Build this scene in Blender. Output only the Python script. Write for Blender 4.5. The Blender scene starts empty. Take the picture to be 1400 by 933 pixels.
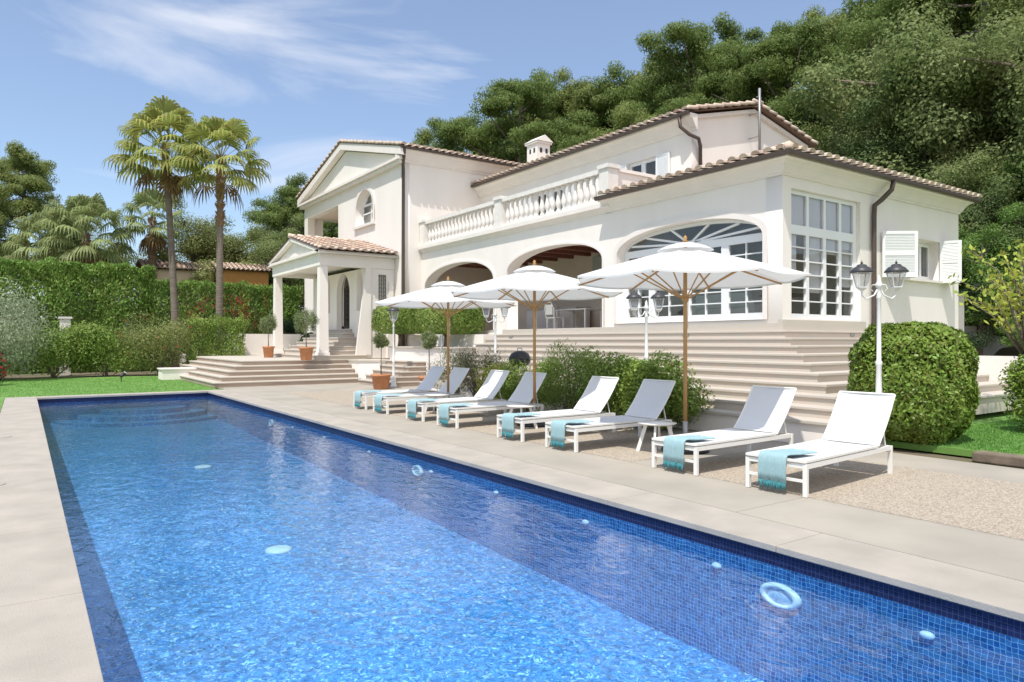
import bpy, bmesh, math, random
import numpy as np
from mathutils import Vector, Matrix
PI = math.pi
R = math.radians
random.seed(7)
S = bpy.context.scene
COL = S.collection

# ------------------------------------------------------------------ camera
cam_d = bpy.data.cameras.new('camera'); cam = bpy.data.objects.new('camera', cam_d); COL.objects.link(cam)
cam_d.sensor_width = 36.0; cam_d.lens = 958 / 1400 * 36.0
cam_d.clip_start = 0.05; cam_d.clip_end = 3000
cam.location = (0, 0, 1.7)
cam.rotation_euler = (R(90), 0, -R(34.887))
S.camera = cam

# ------------------------------------------------------------------ sky and sun
SUN = Vector((-1.0, -0.63, 2.3)).normalized()
el = math.asin(SUN.z); az = math.atan2(SUN.x, SUN.y)
W = bpy.data.worlds.new('World'); S.world = W; W.use_nodes = True
wt = W.node_tree; wt.nodes.clear()
def wn(t): return wt.nodes.new(t)
sky = wn('ShaderNodeTexSky'); sky.sky_type = 'NISHITA'; sky.sun_disc = False
sky.sun_elevation = el; sky.sun_rotation = az; sky.air_density = 1.05; sky.dust_density = 0.7; sky.ozone_density = 4.5
bg = wn('ShaderNodeBackground'); bg.inputs[1].default_value = 0.15
wo = wn('ShaderNodeOutputWorld')
tc = wn('ShaderNodeTexCoord')
mp = wn('ShaderNodeMapping'); mp.inputs['Rotation'].default_value = (0.0, R(-14), R(20)); mp.inputs['Scale'].default_value = (1.1, 2.2, 5.5)
wt.links.new(tc.outputs['Generated'], mp.inputs[0])
nz = wn('ShaderNodeTexNoise'); nz.inputs['Scale'].default_value = 1.9; nz.inputs['Detail'].default_value = 9; nz.inputs['Roughness'].default_value = 0.56; nz.inputs['Distortion'].default_value = 0.9
wt.links.new(mp.outputs[0], nz.inputs['Vector'])
# the cirrus streak stands in one part of the sky
dot = wn('ShaderNodeVectorMath'); dot.operation = 'DOT_PRODUCT'
cd = Vector((0.285, 0.87, 0.40)).normalized(); dot.inputs[1].default_value = cd
nrm = wn('ShaderNodeVectorMath'); nrm.operation = 'NORMALIZE'
wt.links.new(tc.outputs['Generated'], nrm.inputs[0]); wt.links.new(nrm.outputs[0], dot.inputs[0])
rg = wn('ShaderNodeMapRange'); rg.inputs[1].default_value = 0.945; rg.inputs[2].default_value = 1.0; rg.inputs[3].default_value = -0.17; rg.inputs[4].default_value = 0.11
wt.links.new(dot.outputs['Value'], rg.inputs[0])
ad = wn('ShaderNodeMath'); ad.operation = 'ADD'
wt.links.new(nz.outputs['Fac'], ad.inputs[0]); wt.links.new(rg.outputs[0], ad.inputs[1])
rp = wn('ShaderNodeMapRange'); rp.inputs[1].default_value = 0.50; rp.inputs[2].default_value = 0.78; rp.inputs[3].default_value = 0.10; rp.inputs[4].default_value = 0.60
wt.links.new(ad.outputs[0], rp.inputs[0])
mx = wn('ShaderNodeMix'); mx.data_type = 'RGBA'
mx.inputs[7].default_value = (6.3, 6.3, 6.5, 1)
# white veil added to the unseen sky behind the camera, neutralises wall shade
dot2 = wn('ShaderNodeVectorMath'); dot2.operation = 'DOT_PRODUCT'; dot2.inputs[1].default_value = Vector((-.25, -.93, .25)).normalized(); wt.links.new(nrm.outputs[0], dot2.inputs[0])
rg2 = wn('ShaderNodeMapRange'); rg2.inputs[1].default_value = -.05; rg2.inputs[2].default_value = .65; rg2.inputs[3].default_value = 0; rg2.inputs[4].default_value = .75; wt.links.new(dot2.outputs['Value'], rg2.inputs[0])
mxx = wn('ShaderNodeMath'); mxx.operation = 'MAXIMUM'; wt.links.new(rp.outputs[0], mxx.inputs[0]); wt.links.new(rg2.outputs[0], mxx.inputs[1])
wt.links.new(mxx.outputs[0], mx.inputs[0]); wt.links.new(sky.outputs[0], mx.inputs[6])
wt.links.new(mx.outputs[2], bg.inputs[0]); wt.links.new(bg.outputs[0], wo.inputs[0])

sl = bpy.data.lights.new('sun', 'SUN'); sl.energy = 3.75; sl.angle = R(0.53); sl.color = (1.0, 0.955, 0.87)
so = bpy.data.objects.new('sun', sl); COL.objects.link(so); so.location = SUN * 60
so.rotation_euler = SUN.to_track_quat('Z', 'Y').to_euler()

S.view_settings.view_transform = 'Standard'; S.view_settings.look = 'None'
S.view_settings.exposure = 0.25; S.view_settings.gamma = 1; S.view_settings.use_curve_mapping = False
S.cycles.max_bounces = 8; S.cycles.transparent_max_bounces = 16
S.cycles.caustics_reflective = False; S.cycles.caustics_refractive = False

# ------------------------------------------------------------------ materials
MATS = {}
def mat(name, col, rough=0.7, var=0.0, vscale=3.0, col2=None, bump=0.0, bscale=30.0, metal=0.0, spec=0.5,
        trans=0.0, island=0.0, detail=5, stretch=None, translucent=0.0):
    """principled material; colour varies with object-space noise, or from leaf to leaf (island)"""
    m = bpy.data.materials.new(name); m.use_nodes = True
    nt = m.node_tree; p = nt.nodes['Principled BSDF']; out = nt.nodes['Material Output']
    p.inputs['Base Color'].default_value = (*col, 1); p.inputs['Roughness'].default_value = rough
    p.inputs['Metallic'].default_value = metal; p.inputs['Specular IOR Level'].default_value = spec
    c2 = col2 or tuple(min(1, c * (1 - var)) for c in col)
    co = nt.nodes.new('ShaderNodeTexCoord')
    src = co.outputs['Object']
    if stretch:
        mpp = nt.nodes.new('ShaderNodeMapping'); mpp.inputs['Scale'].default_value = stretch
        nt.links.new(src, mpp.inputs[0]); src = mpp.outputs[0]
    colout = None
    if var > 0 or col2:
        n = nt.nodes.new('ShaderNodeTexNoise'); n.inputs['Scale'].default_value = vscale; n.inputs['Detail'].default_value = detail
        nt.links.new(src, n.inputs['Vector'])
        r = nt.nodes.new('ShaderNodeMapRange'); r.inputs[1].default_value = 0.35; r.inputs[2].default_value = 0.68
        nt.links.new(n.outputs['Fac'], r.inputs[0])
        x = nt.nodes.new('ShaderNodeMix'); x.data_type = 'RGBA'
        x.inputs[6].default_value = (*col, 1); x.inputs[7].default_value = (*c2, 1)
        nt.links.new(r.outputs[0], x.inputs[0]); colout = x.outputs[2]
    if island > 0:
        g = nt.nodes.new('ShaderNodeNewGeometry')
        h = nt.nodes.new('ShaderNodeHueSaturation')
        a = nt.nodes.new('ShaderNodeMapRange'); a.inputs[3].default_value = 1 - island; a.inputs[4].default_value = 1 + island
        nt.links.new(g.outputs['Random Per Island'], a.inputs[0]); nt.links.new(a.outputs[0], h.inputs['Value'])
        b = nt.nodes.new('ShaderNodeMapRange'); b.inputs[3].default_value = 0.5 - island * .06; b.inputs[4].default_value = 0.5 + island * .05
        nt.links.new(g.outputs['Random Per Island'], b.inputs[0]); nt.links.new(b.outputs[0], h.inputs['Hue'])
        h.inputs['Color'].default_value = (*col, 1)
        if colout: nt.links.new(colout, h.inputs['Color'])
        colout = h.outputs[0]
    if colout: nt.links.new(colout, p.inputs['Base Color'])
    if bump > 0:
        n2 = nt.nodes.new('ShaderNodeTexNoise'); n2.inputs['Scale'].default_value = bscale; n2.inputs['Detail'].default_value = 6
        nt.links.new(src, n2.inputs['Vector'])
        bm_ = nt.nodes.new('ShaderNodeBump'); bm_.inputs['Strength'].default_value = bump; bm_.inputs['Distance'].default_value = 0.02
        nt.links.new(n2.outputs['Fac'], bm_.inputs['Height']); nt.links.new(bm_.outputs[0], p.inputs['Normal'])
    if translucent > 0:
        t = nt.nodes.new('ShaderNodeBsdfTranslucent'); t.inputs[0].default_value = (*col, 1)
        if colout: nt.links.new(colout, t.inputs[0])
        ms = nt.nodes.new('ShaderNodeMixShader'); ms.inputs[0].default_value = translucent
        nt.links.new(p.outputs[0], ms.inputs[1]); nt.links.new(t.outputs[0], ms.inputs[2]); nt.links.new(ms.outputs[0], out.inputs[0])
    MATS[name] = m
    return m

def glass(name, tint=(0.9, 0.95, 0.97), base=0.12, rough=0.01):
    m = bpy.data.materials.new(name); m.use_nodes = True; nt = m.node_tree; nt.nodes.clear()
    o = nt.nodes.new('ShaderNodeOutputMaterial'); lwt = nt.nodes.new('ShaderNodeLayerWeight'); lwt.inputs[0].default_value = .5; f = nt.nodes.new('ShaderNodeMath'); f.operation = 'POWER'; f.inputs[1].default_value = 4.5; nt.links.new(lwt.outputs['Facing'], f.inputs[0])
    a = nt.nodes.new('ShaderNodeMath'); a.operation = 'ADD'; a.inputs[1].default_value = base; a.use_clamp = True
    t = nt.nodes.new('ShaderNodeBsdfTransparent'); t.inputs[0].default_value = (*tint, 1)
    g = nt.nodes.new('ShaderNodeBsdfGlossy'); g.inputs['Roughness'].default_value = rough
    ms = nt.nodes.new('ShaderNodeMixShader')
    nt.links.new(f.outputs[0], a.inputs[0]); nt.links.new(a.outputs[0], ms.inputs[0]); nt.links.new(t.outputs[0], ms.inputs[1])
    nt.links.new(g.outputs[0], ms.inputs[2]); nt.links.new(ms.outputs[0], o.inputs[0])
    return m

stucco = mat('stucco', (0.87, 0.815, 0.77), 0.92, var=0.055, vscale=1.3, stretch=(1, 1, .22), bump=0.25, bscale=55)
stucco_side = stucco
trim = mat('trim', (0.83, 0.77, 0.73), 0.85, var=0.06, vscale=2, bump=0.1, bscale=50)
balstone = mat('baluster_stone', (0.79, 0.755, 0.72), 0.85, var=0.1, vscale=4, bump=0.1, bscale=50)
whitep = mat('white_paint', (0.82, 0.83, 0.84), 0.4, var=0.02)
tile = mat('roof_tile', (0.62, 0.46, 0.38), 0.9, col2=(0.68, 0.60, 0.50), vscale=2.6, bump=0.3, bscale=40, island=0.16)
tileunder = mat('roof_under', (0.20, 0.13, 0.10), 0.9)
brownmetal = mat('brown_metal', (0.085, 0.06, 0.05), 0.45, var=0.15)
stairs_m = mat('stair_stone', (0.56, 0.50, 0.44), 0.85, col2=(0.53, 0.49, 0.43), vscale=1.4, bump=0.15, bscale=45, stretch=(1, .35, 3))
stairs_r = mat('stair_riser_stone', (0.60, 0.51, 0.44), 0.9, col2=(0.56, 0.52, 0.46), vscale=2.4, bump=0.15, bscale=45)
interior = mat('interior_plaster', (0.78, 0.67, 0.58), 0.9, var=0.06)
interior_dk = mat('interior_grey', (0.62, 0.58, 0.53), 0.9, var=0.1)
beam_m = mat('dark_beam', (0.26, 0.10, 0.06), 0.7, var=0.3, vscale=6)
iron = mat('wrought_iron', (0.03, 0.028, 0.028), 0.5)
doorwood = mat('dark_door', (0.05, 0.03, 0.025), 0.4, var=0.3, vscale=8)
wood = mat('umbrella_wood', (0.50, 0.28, 0.11), 0.55, col2=(0.42, 0.22, 0.08), vscale=6, stretch=(1, 1, .12), bump=0.05)
canvas = mat('canvas', (0.84, 0.84, 0.83), 0.9, var=0.02, translucent=0.28, bump=0.05, bscale=200)
sling = mat('sling_mesh', (0.76, 0.77, 0.80), 0.8, var=0.02, translucent=0.12, bump=0.15, bscale=400)
alu = mat('white_aluminium', (0.80, 0.79, 0.76), 0.4)
greyalu = mat('grey_metal', (0.35, 0.35, 0.35), 0.4, metal=0.5)
blackp = mat('black_plastic', (0.02, 0.02, 0.022), 0.35)
towel_m = mat('turquoise_towel', (0.31, 0.49, 0.54), 0.95, col2=(0.38, 0.56, 0.60), vscale=18, stretch=(1, 6, 1), bump=0.5, bscale=90)
fringe_m = mat('teal_fringe', (0.06, 0.27, 0.31), 0.95, var=0.3, vscale=40)
terracotta = mat('terracotta', (0.47, 0.19, 0.085), 0.8, col2=(0.52, 0.25, 0.13), vscale=5, bump=0.1)
soil = mat('soil', (0.07, 0.045, 0.03), 0.95, var=0.4, vscale=8, bump=0.6)
lampwhite = mat('lamp_white', (0.80, 0.81, 0.82), 0.35)
lampgrey = mat('lamp_grey', (0.05, 0.05, 0.055), 0.45)
lampglass = glass('lamp_glass', (0.82, 0.84, 0.86), 0.22, 0.25)
winglass = glass('window_glass', (0.95, 0.96, 0.96), 0.05, 0.0)
curtain_m = mat('curtain', (0.66, 0.63, 0.68), 0.9, var=0.1, vscale=3, stretch=(8, 8, .3))
deck = mat('deck_concrete', (0.415, 0.375, 0.315), 0.9, col2=(0.33, 0.30, 0.255), vscale=.9, bump=0.12, bscale=60, detail=9)
coping_m = mat('coping_stone', (0.445, 0.40, 0.345), 0.88, col2=(0.36, 0.33, 0.285), vscale=2.1, bump=0.25, bscale=70, detail=9)
copedge = mat('coping_edge', (0.55, 0.46, 0.38), 0.9, var=0.25, vscale=6)
bark = mat('bark', (0.25, 0.20, 0.16), 0.95, var=0.45, vscale=6, bump=0.6, bscale=14, stretch=(1, 1, .3))
palmbark = mat('palm_bark', (0.22, 0.185, 0.155), 0.95, col2=(0.15, 0.12, 0.10), vscale=5, bump=0.7, bscale=9, stretch=(.3, .3, 3))
palmboot = mat('palm_boots', (0.30, 0.19, 0.10), 0.95, col2=(0.17, 0.10, 0.05), vscale=9, bump=0.6, bscale=12)
def leafm(n, c, isl=0.35, tr=0.25, c2=None): return mat(n, c, 0.6, col2=c2 or (c[0] * .7, c[1] * .78, c[2] * .8), vscale=0.7, island=isl, translucent=tr, spec=0.3)
pine_m = leafm('pine_needles', (0.21, 0.28, 0.075), c2=(0.15, 0.215, 0.06), tr=.45, isl=.25)
pine2_m = leafm('pine_needles_pale', (0.28, 0.33, 0.10), c2=(0.20, 0.26, 0.08), tr=.45, isl=.25)
oak_m = leafm('oak_leaves', (0.20, 0.27, 0.085), c2=(0.29, 0.33, 0.14), tr=.45, isl=.25)
oakd_m = leafm('holm_oak_leaves', (0.12, 0.18, 0.06), c2=(0.18, 0.24, 0.09), tr=.4, isl=.25)
broad_m = leafm('broad_leaves', (0.30, 0.33, 0.12), c2=(0.22, 0.26, 0.09), tr=.4)
fresh_m = leafm('fresh_leaves', (0.19, 0.32, 0.075), c2=(0.13, 0.23, 0.055), tr=.4, isl=.25)
hedge_m = leafm('cypress_leaves', (0.16, 0.28, 0.055), c2=(0.25, 0.37, 0.085), tr=.35, isl=.3)
bush_m = leafm('bush_leaves', (0.17, 0.27, 0.05), c2=(0.28, 0.36, 0.09))
shiny_m = mat('shiny_leaves', (0.24, 0.33, 0.06), .38, col2=(0.17, 0.26, 0.045), vscale=2.5, island=.42, translucent=.25, spec=.3)
dark_m = leafm('dark_leaves', (0.04, 0.075, 0.028))
potolive_m = leafm('pot_olive_leaves', (0.25, 0.30, 0.14), c2=(0.18, 0.23, 0.10))
olive_m = leafm('olive_leaves', (0.46, 0.50, 0.36), c2=(0.34, 0.40, 0.26), tr=.4)
rose_m = leafm('rosemary_leaves', (0.20, 0.20, 0.115), c2=(0.15, 0.17, 0.08))
yel_m = leafm('yellow_leaves', (0.52, 0.55, 0.11), c2=(0.40, 0.48, 0.09), tr=.45)
palm_m = leafm('palm_leaves', (0.28, 0.34, 0.09), isl=0.3, c2=(0.42, 0.40, 0.12), tr=.4)
palm2_m = leafm('palm_leaves_pale', (0.34, 0.39, 0.17), isl=0.25, c2=(0.25, 0.31, 0.12), tr=.4)
deadpalm_m = leafm('dry_palm_leaves', (0.24, 0.15, 0.06), isl=0.3)
flower_m = leafm('red_flowers', (0.50, 0.03, 0.04), isl=0.2)

# ------------------------------------------------------------------ mesh helpers
class MB:
    def __init__(s): s.v = []; s.f = []; s.M = Matrix.Identity(4)
    def add(s, vs, fs):
        b = len(s.v); s.v += [tuple(s.M @ Vector(q)) for q in vs]; s.f += [tuple(i + b for i in f) for f in fs]
    def box(s, x0, x1, y0, y1, z0, z1):
        s.add([(x0, y0, z0), (x1, y0, z0), (x1, y1, z0), (x0, y1, z0), (x0, y0, z1), (x1, y0, z1), (x1, y1, z1), (x0, y1, z1)],
              [(0, 3, 2, 1), (4, 5, 6, 7), (0, 1, 5, 4), (1, 2, 6, 5), (2, 3, 7, 6), (3, 0, 4, 7)])
        return s
    def quad(s, a, b, c, d): s.add([a, b, c, d], [(0, 1, 2, 3)]); return s
    def prism(s, poly, off):
        n = len(poly); o = Vector(off); a = [Vector(q) for q in poly]
        s.add(a + [q + o for q in a], [tuple(range(n))[::-1], tuple(range(n, 2 * n))] + [(i, (i + 1) % n, n + (i + 1) % n, n + i) for i in range(n)])
        return s
    def bar(s, p, q, w, h=None, up=(0, 0, 1)):
        """rectangular bar from p to q"""
        h = h or w; p = Vector(p); q = Vector(q); d = (q - p).normalized(); u = Vector(up)
        if abs(d.dot(u)) > .98: u = Vector((1, 0, 0))
        a = d.cross(u).normalized() * w / 2; b = a.cross(d).normalized() * h / 2
        c = [-a - b, a - b, a + b, -a + b]
        s.add([p + k for k in c] + [q + k for k in c], [(0, 3, 2, 1), (4, 5, 6, 7), (0, 1, 5, 4), (1, 2, 6, 5), (2, 3, 7, 6), (3, 0, 4, 7)])
        return s
    def tube(s, pts, rad, n=8, cap=True):
        pts = [Vector(q) for q in pts]; m = len(pts)
        rad = rad if isinstance(rad, (list, tuple)) else [rad] * m
        vs = []; prev = None
        for i, q in enumerate(pts):
            d = (pts[min(i + 1, m - 1)] - pts[max(i - 1, 0)]).normalized()
            if prev is None: prev = Vector((1, 0, 0)) if abs(d.x) < .9 else Vector((0, 1, 0))
            a = (prev - d * prev.dot(d)).normalized(); b = d.cross(a); prev = a
            vs += [q + (a * math.cos(2 * PI * k / n) + b * math.sin(2 * PI * k / n)) * rad[i] for k in range(n)]
        fs = [(i * n + k, i * n + (k + 1) % n, (i + 1) * n + (k + 1) % n, (i + 1) * n + k) for i in range(m - 1) for k in range(n)]
        if cap: fs += [tuple(range(n))[::-1], tuple(range((m - 1) * n, m * n))]
        s.add(vs, fs); return s
    def lathe(s, prof, c=(0, 0, 0), n=20, cap=True, rot=0):
        c = Vector(c); m = len(prof)
        vs = [c + Vector((r * math.cos(2 * PI * k / n + rot), r * math.sin(2 * PI * k / n + rot), z)) for r, z in prof for k in range(n)]
        fs = [(i * n + k, i * n + (k + 1) % n, (i + 1) * n + (k + 1) % n, (i + 1) * n + k) for i in range(m - 1) for k in range(n)]
        if cap: fs += [tuple(range(n))[::-1], tuple(range((m - 1) * n, m * n))]
        s.add(vs, fs); return s
    def mesh(s, name, m, smooth=False, bevel=0):
        me = bpy.data.meshes.new(name); me.from_pydata(s.v, [], s.f)
        for q in (m if isinstance(m, (list, tuple)) else [m]): me.materials.append(q)
        if smooth: me.shade_smooth()
        me.update()
        return me
    def build(s, name, m, parent=None, smooth=False, bevel=0.0):
        me = s.mesh(name, m, smooth)
        if bevel:
            b = bmesh.new(); b.from_mesh(me); bmesh.ops.remove_doubles(b, verts=b.verts, dist=1e-5)
            bmesh.ops.bevel(b, geom=[e for e in b.edges if e.is_manifold and e.calc_face_angle(0) > .6], offset=bevel, segments=2, affect='EDGES', profile=.6)
            b.to_mesh(me); b.free()
        return link(name, me, parent)
def link(name, me, parent=None):
    o = bpy.data.objects.new(name, me); COL.objects.link(o)
    if parent:
        o.parent = parent
        if parent.type == 'EMPTY' and parent.get('_world'): o.matrix_parent_inverse = parent.matrix_basis.inverted()
    return o
def empty(name, loc=(0, 0, 0), rz=0, world=False):
    """an Empty at the thing's base; world=True: its parts are built in world coordinates"""
    o = bpy.data.objects.new(name, None); COL.objects.link(o); o.location = loc; o.rotation_euler.z = rz
    o.empty_display_size = .1
    if world:
        o.location = loc
        o['_world'] = True
        o.matrix_basis = Matrix.Translation(Vector(loc))
    return o
def tag(o, label=None, cat=None, group=None, kind=None):
    if label: o['label'] = label
    if cat: o['category'] = cat
    if group: o['group'] = group
    if kind: o['kind'] = kind
    return o
KIDS = {}
def copy_tree(o, parent=None):
    c = o.copy(); COL.objects.link(c); c.parent = parent
    for ch in [q for q in COL.objects if q.parent == o]: copy_tree(ch, c)
    return c
def curve_plate(outer, holes, thick, M):
    """flat plate with holes: polygons in 2D, thickness, then placed by matrix M (x,y plane, extruded along z)"""
    cu = bpy.data.curves.new('tmp', 'CURVE'); cu.dimensions = '2D'; cu.fill_mode = 'BOTH'; cu.extrude = thick / 2
    for poly in [outer] + holes:
        sp = cu.splines.new('POLY'); sp.points.add(len(poly) - 1)
        for i, q in enumerate(poly): sp.points[i].co = (q[0], q[1], 0, 1)
        sp.use_cyclic_u = True
    ob = bpy.data.objects.new('tmp', cu)
    me = bpy.data.meshes.new_from_object(ob)
    bpy.data.objects.remove(ob); bpy.data.curves.remove(cu)
    me.transform(M); me.update()
    return me
def frameX(x):   # 2D (y,z) -> plane X = x, plate centred on it, normal along X
    return Matrix(((0, 0, 1, x), (1, 0, 0, 0), (0, 1, 0, 0), (0, 0, 0, 1)))
def frameY(y):   # 2D (x,z) -> plane Y = y
    return Matrix(((1, 0, 0, 0), (0, 0, -1, y), (0, 1, 0, 0), (0, 0, 0, 1)))
def plate(name, outer, holes, thick, M, m, parent):
    me = curve_plate(outer, holes, thick, M); me.materials.append(m)
    return link(name, me, parent)
def rect(a0, a1, b0, b1): return [(a0, b0), (a1, b0), (a1, b1), (a0, b1)]
def arch(a0, a1, b0, spring, top, n=28, p=2.0):
    """opening with a (super)elliptical arched head"""
    c = (a0 + a1) / 2; w = (a1 - a0) / 2
    pts = [(a0, b0), (a1, b0)]
    for i in range(n + 1):
        t = PI * i / n; cs = math.cos(t); sn = math.sin(t)
        pts.append((c + w * math.copysign(abs(cs) ** (2 / p), cs), spring + (top - spring) * abs(sn) ** (2 / p)))
    return pts
def pointed(a0, a1, b0, spring, top, n=8):
    c = (a0 + a1) / 2; w = (a1 - a0) / 2; pts = [(a0, b0), (a1, b0)]
    for i in range(n + 1):
        t = i / n; pts.append((a1 - w * (1 - math.cos(t * PI / 2)) ** .9, spring + (top - spring) * math.sin(t * PI / 2) ** 1.0))
    for i in range(n - 1, -1, -1):
        t = i / n; pts.append((a0 + w * (1 - math.cos(t * PI / 2)) ** .9, spring + (top - spring) * math.sin(t * PI / 2)))
    return pts

# ------------------------------------------------------------------ foliage helpers (numpy)
RNG = np.random.default_rng(11)
def unit(n):
    v = RNG.normal(size=(n, 3)); return v / np.linalg.norm(v, axis=1)[:, None]
def leaves_mesh(name, C, L, Wd, m, D=None, jitter=1.0, flat=0.0, N=None, nk=1.0):
    """one rhombus leaf per centre C; length L, width Wd; D: preferred direction of the long axis"""
    n = len(C); C = np.asarray(C, float)
    d = unit(n) * jitter
    if D is not None: d = d + np.asarray(D)
    d /= np.linalg.norm(d, axis=1)[:, None] + 1e-9
    r = unit(n)
    if flat: r[:, 2] *= (1 - flat)
    s = np.cross(d, r); s /= np.linalg.norm(s, axis=1)[:, None] + 1e-9
    if N is not None:
        nn_ = np.asarray(N) * nk + unit(n) * .75; nn_ /= np.linalg.norm(nn_, axis=1)[:, None] + 1e-9
        d = d - nn_ * (d * nn_).sum(1)[:, None]; d /= np.linalg.norm(d, axis=1)[:, None] + 1e-9; s = np.cross(nn_, d)
    L = np.broadcast_to(np.asarray(L, float) * RNG.uniform(.7, 1.25, n), n)[:, None]; Wd = np.broadcast_to(np.asarray(Wd, float) * RNG.uniform(.75, 1.2, n), n)[:, None]
    v = np.empty((n, 4, 3)); v[:, 0] = C - d * L / 2; v[:, 1] = C + s * Wd / 2 - d * L * .05; v[:, 2] = C + d * L / 2; v[:, 3] = C - s * Wd / 2 - d * L * .05
    me = bpy.data.meshes.new(name)
    me.vertices.add(4 * n); me.vertices.foreach_set('co', v.reshape(-1))
    me.loops.add(4 * n); me.loops.foreach_set('vertex_index', np.arange(4 * n, dtype=np.int32))
    me.polygons.add(n); me.polygons.foreach_set('loop_start', np.arange(0, 4 * n, 4, dtype=np.int32))
    try: me.polygons.foreach_set('loop_total', np.full(n, 4, dtype=np.int32))
    except Exception: pass
    me.materials.append(m); me.update(calc_edges=True)
    return me
def shell(n, r, lo=.75, hi=1.05):
    """points near the surface of an ellipsoid"""
    u = unit(n); k = RNG.uniform(lo ** 2, hi ** 2, n) ** .5
    return u * k[:, None] * np.asarray(r), u
def clumps(centres, radii, per, lo=.55, hi=1.05):
    P = []; U = []
    for c, r in zip(centres, radii):
        p, u = shell(per, r, lo, hi); P.append(p + np.asarray(c)); U.append(u)
    return np.concatenate(P), np.concatenate(U)

def tree_meshes(kind, seed, H=14., CR=3.6):
    """trunk mesh (with limbs) and crown mesh, base at the origin"""
    rd = random.Random(seed); mb = MB()
    lean = Vector((rd.uniform(-.6, .6), rd.uniform(-.6, .6), 0))
    top = Vector((lean.x, lean.y, H * .86))
    def at(t): return Vector((lean.x * t * t, lean.y * t * t, H * .88 * t))
    mb.tube([at(i / 7) for i in range(8)], [H * .018 * (1 - .8 * i / 7) + .03 for i in range(8)], 8)
    cs = []; rs = []
    if kind == 'pine':
        nl = 30; gap = rd.uniform(0, 6.28)
        for i in range(nl):
            t = .34 + .64 * (i / nl) ** .85 + rd.uniform(-.03, .03); a = gap + rd.uniform(.5, 2 * PI - .5) + t * 3
            prof = math.sin(min(1, (1.02 - t) / .45) * PI / 2)
            ln = CR * (0.35 + .8 * prof) * rd.uniform(.5, 1.2)
            p = at(t); e = p + Vector((math.cos(a) * ln, math.sin(a) * ln, ln * rd.uniform(.2, .55)))
            m_ = (p + e) / 2 + Vector((0, 0, -.08 * ln))
            mb.tube([p, m_, e], [.07, .05, .02], 5)
            for k in range(4):
                q = p.lerp(e, rd.uniform(.5, 1.08)); j = .5
                r = rd.uniform(.4, .95) * CR / 3.6
                cs.append((q.x + rd.uniform(-j, j), q.y + rd.uniform(-j, j), q.z + rd.uniform(-.2, .6))); rs.append((r * 1.15, r * 1.15, r * .62))
        for k in range(8):
            cs.append((top.x + rd.uniform(-.8, .8), top.y + rd.uniform(-.8, .8), H * rd.uniform(.86, .99))); rs.append((.55, .55, .5))
        P, U = clumps(cs, rs, 520, .15, 1.08)
        D = U * .8 + np.array([0, 0, .9])
        crown = lambda m: leaves_mesh('crown', P, .21, .055, m, D, .9, N=U + np.array([0, 0, .25]), nk=1.0)
    else:
        nl = 26
        for i in range(nl):
            t = rd.uniform(.25, .9); a = rd.uniform(0, 2 * PI); e_ = rd.uniform(-.15, 1.2)
            ln = CR * rd.uniform(.6, 1.0)
            p = at(t); e = p + Vector((math.cos(a) * ln * math.cos(e_), math.sin(a) * ln * math.cos(e_), ln * math.sin(e_) * .8))
            mb.tube([p, p.lerp(e, .5) + Vector((0, 0, .15)), e], [.09, .06, .02], 5)
            for k in range(5):
                q = p.lerp(e, rd.uniform(.55, 1.12)); r = rd.uniform(.5, 1.0) * CR / 3.2; j = .6
                cs.append((q.x + rd.uniform(-j, j), q.y + rd.uniform(-j, j), q.z + rd.uniform(-j, j))); rs.append((r * 1.1, r * 1.1, r * .75))
        P, U = clumps(cs, rs, 520, .3, 1.05)
        crown = lambda m: leaves_mesh('crown', P, .125, .075, m, U * .4, 1.0, N=U + np.array([0, 0, .35]), nk=1.3)
    return mb, crown
TREES = {}
def tree(name, key, loc, scale, rz, label, cat='tree', group=None, m=None, bm_=bark, zs=1.0):
    """key = (kind, seed, H, CR); mesh data shared between trees of one key"""
    k2 = key + (m.name,)
    if k2 not in TREES:
        mb, cr = tree_meshes(*key)
        TREES[k2] = (mb.mesh('trunk', bm_, True), cr(m))
    r = empty(name, loc, rz); r.scale = (scale, scale, scale * zs)
    link('trunk', TREES[k2][0], r); link('crown', TREES[k2][1], r)
    tag(r, label, cat, group)
    return r

# ------------------------------------------------------------------ ground, lawn, hill
def structure(o): o['kind'] = 'structure'; return o
PX0, PX1, PY0, PY1 = 0.30, 5.15, -2.6, 25.4      # pool edges
earth = mat('earth', (0.17, 0.13, 0.09), 0.95, col2=(0.10, 0.11, 0.05), vscale=.4, bump=.6, bscale=10)
g = MB(); B = 900; zg = -0.03
for a in ((-B, PX0 - .3, -B, B), (PX1 + .3, B, -B, B), (PX0 - .3, PX1 + .3, PY1 + .3, B), (PX0 - .3, PX1 + .3, -B, PY0 - .3)):
    g.quad((a[0], a[2], zg), (a[1], a[2], zg), (a[1], a[3], zg), (a[0], a[3], zg))
structure(g.build('ground', earth))
grass_m = mat('turf', (0.15, 0.31, 0.06), 0.9, col2=(0.20, 0.37, 0.085), vscale=.8, bump=.9, bscale=160, detail=10)
lw = MB()
lw.quad((-30, -6, -.012), (-.46, -6, -.012), (-.46, 25.95, -.012), (-30, 25.95, -.012))
lw.quad((-30, 25.95, -.012), (5.6, 25.95, -.012), (6.6, 38.5, -.012), (-30, 38.9, -.012))
structure(lw.build('lawn', grass_m))
gb_c = []
n = 26000
gx = RNG.uniform(-3.5, 6.0, n); gy = RNG.uniform(25.98, 37.2, n)
n2 = 30000; gx = np.concatenate([gx, RNG.uniform(11.42, 16.5, n2)]); gy = np.concatenate([gy, RNG.uniform(1.5, 5.88, n2)]); gz = np.concatenate([np.full(n, .004), np.full(n2, .112)])
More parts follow.
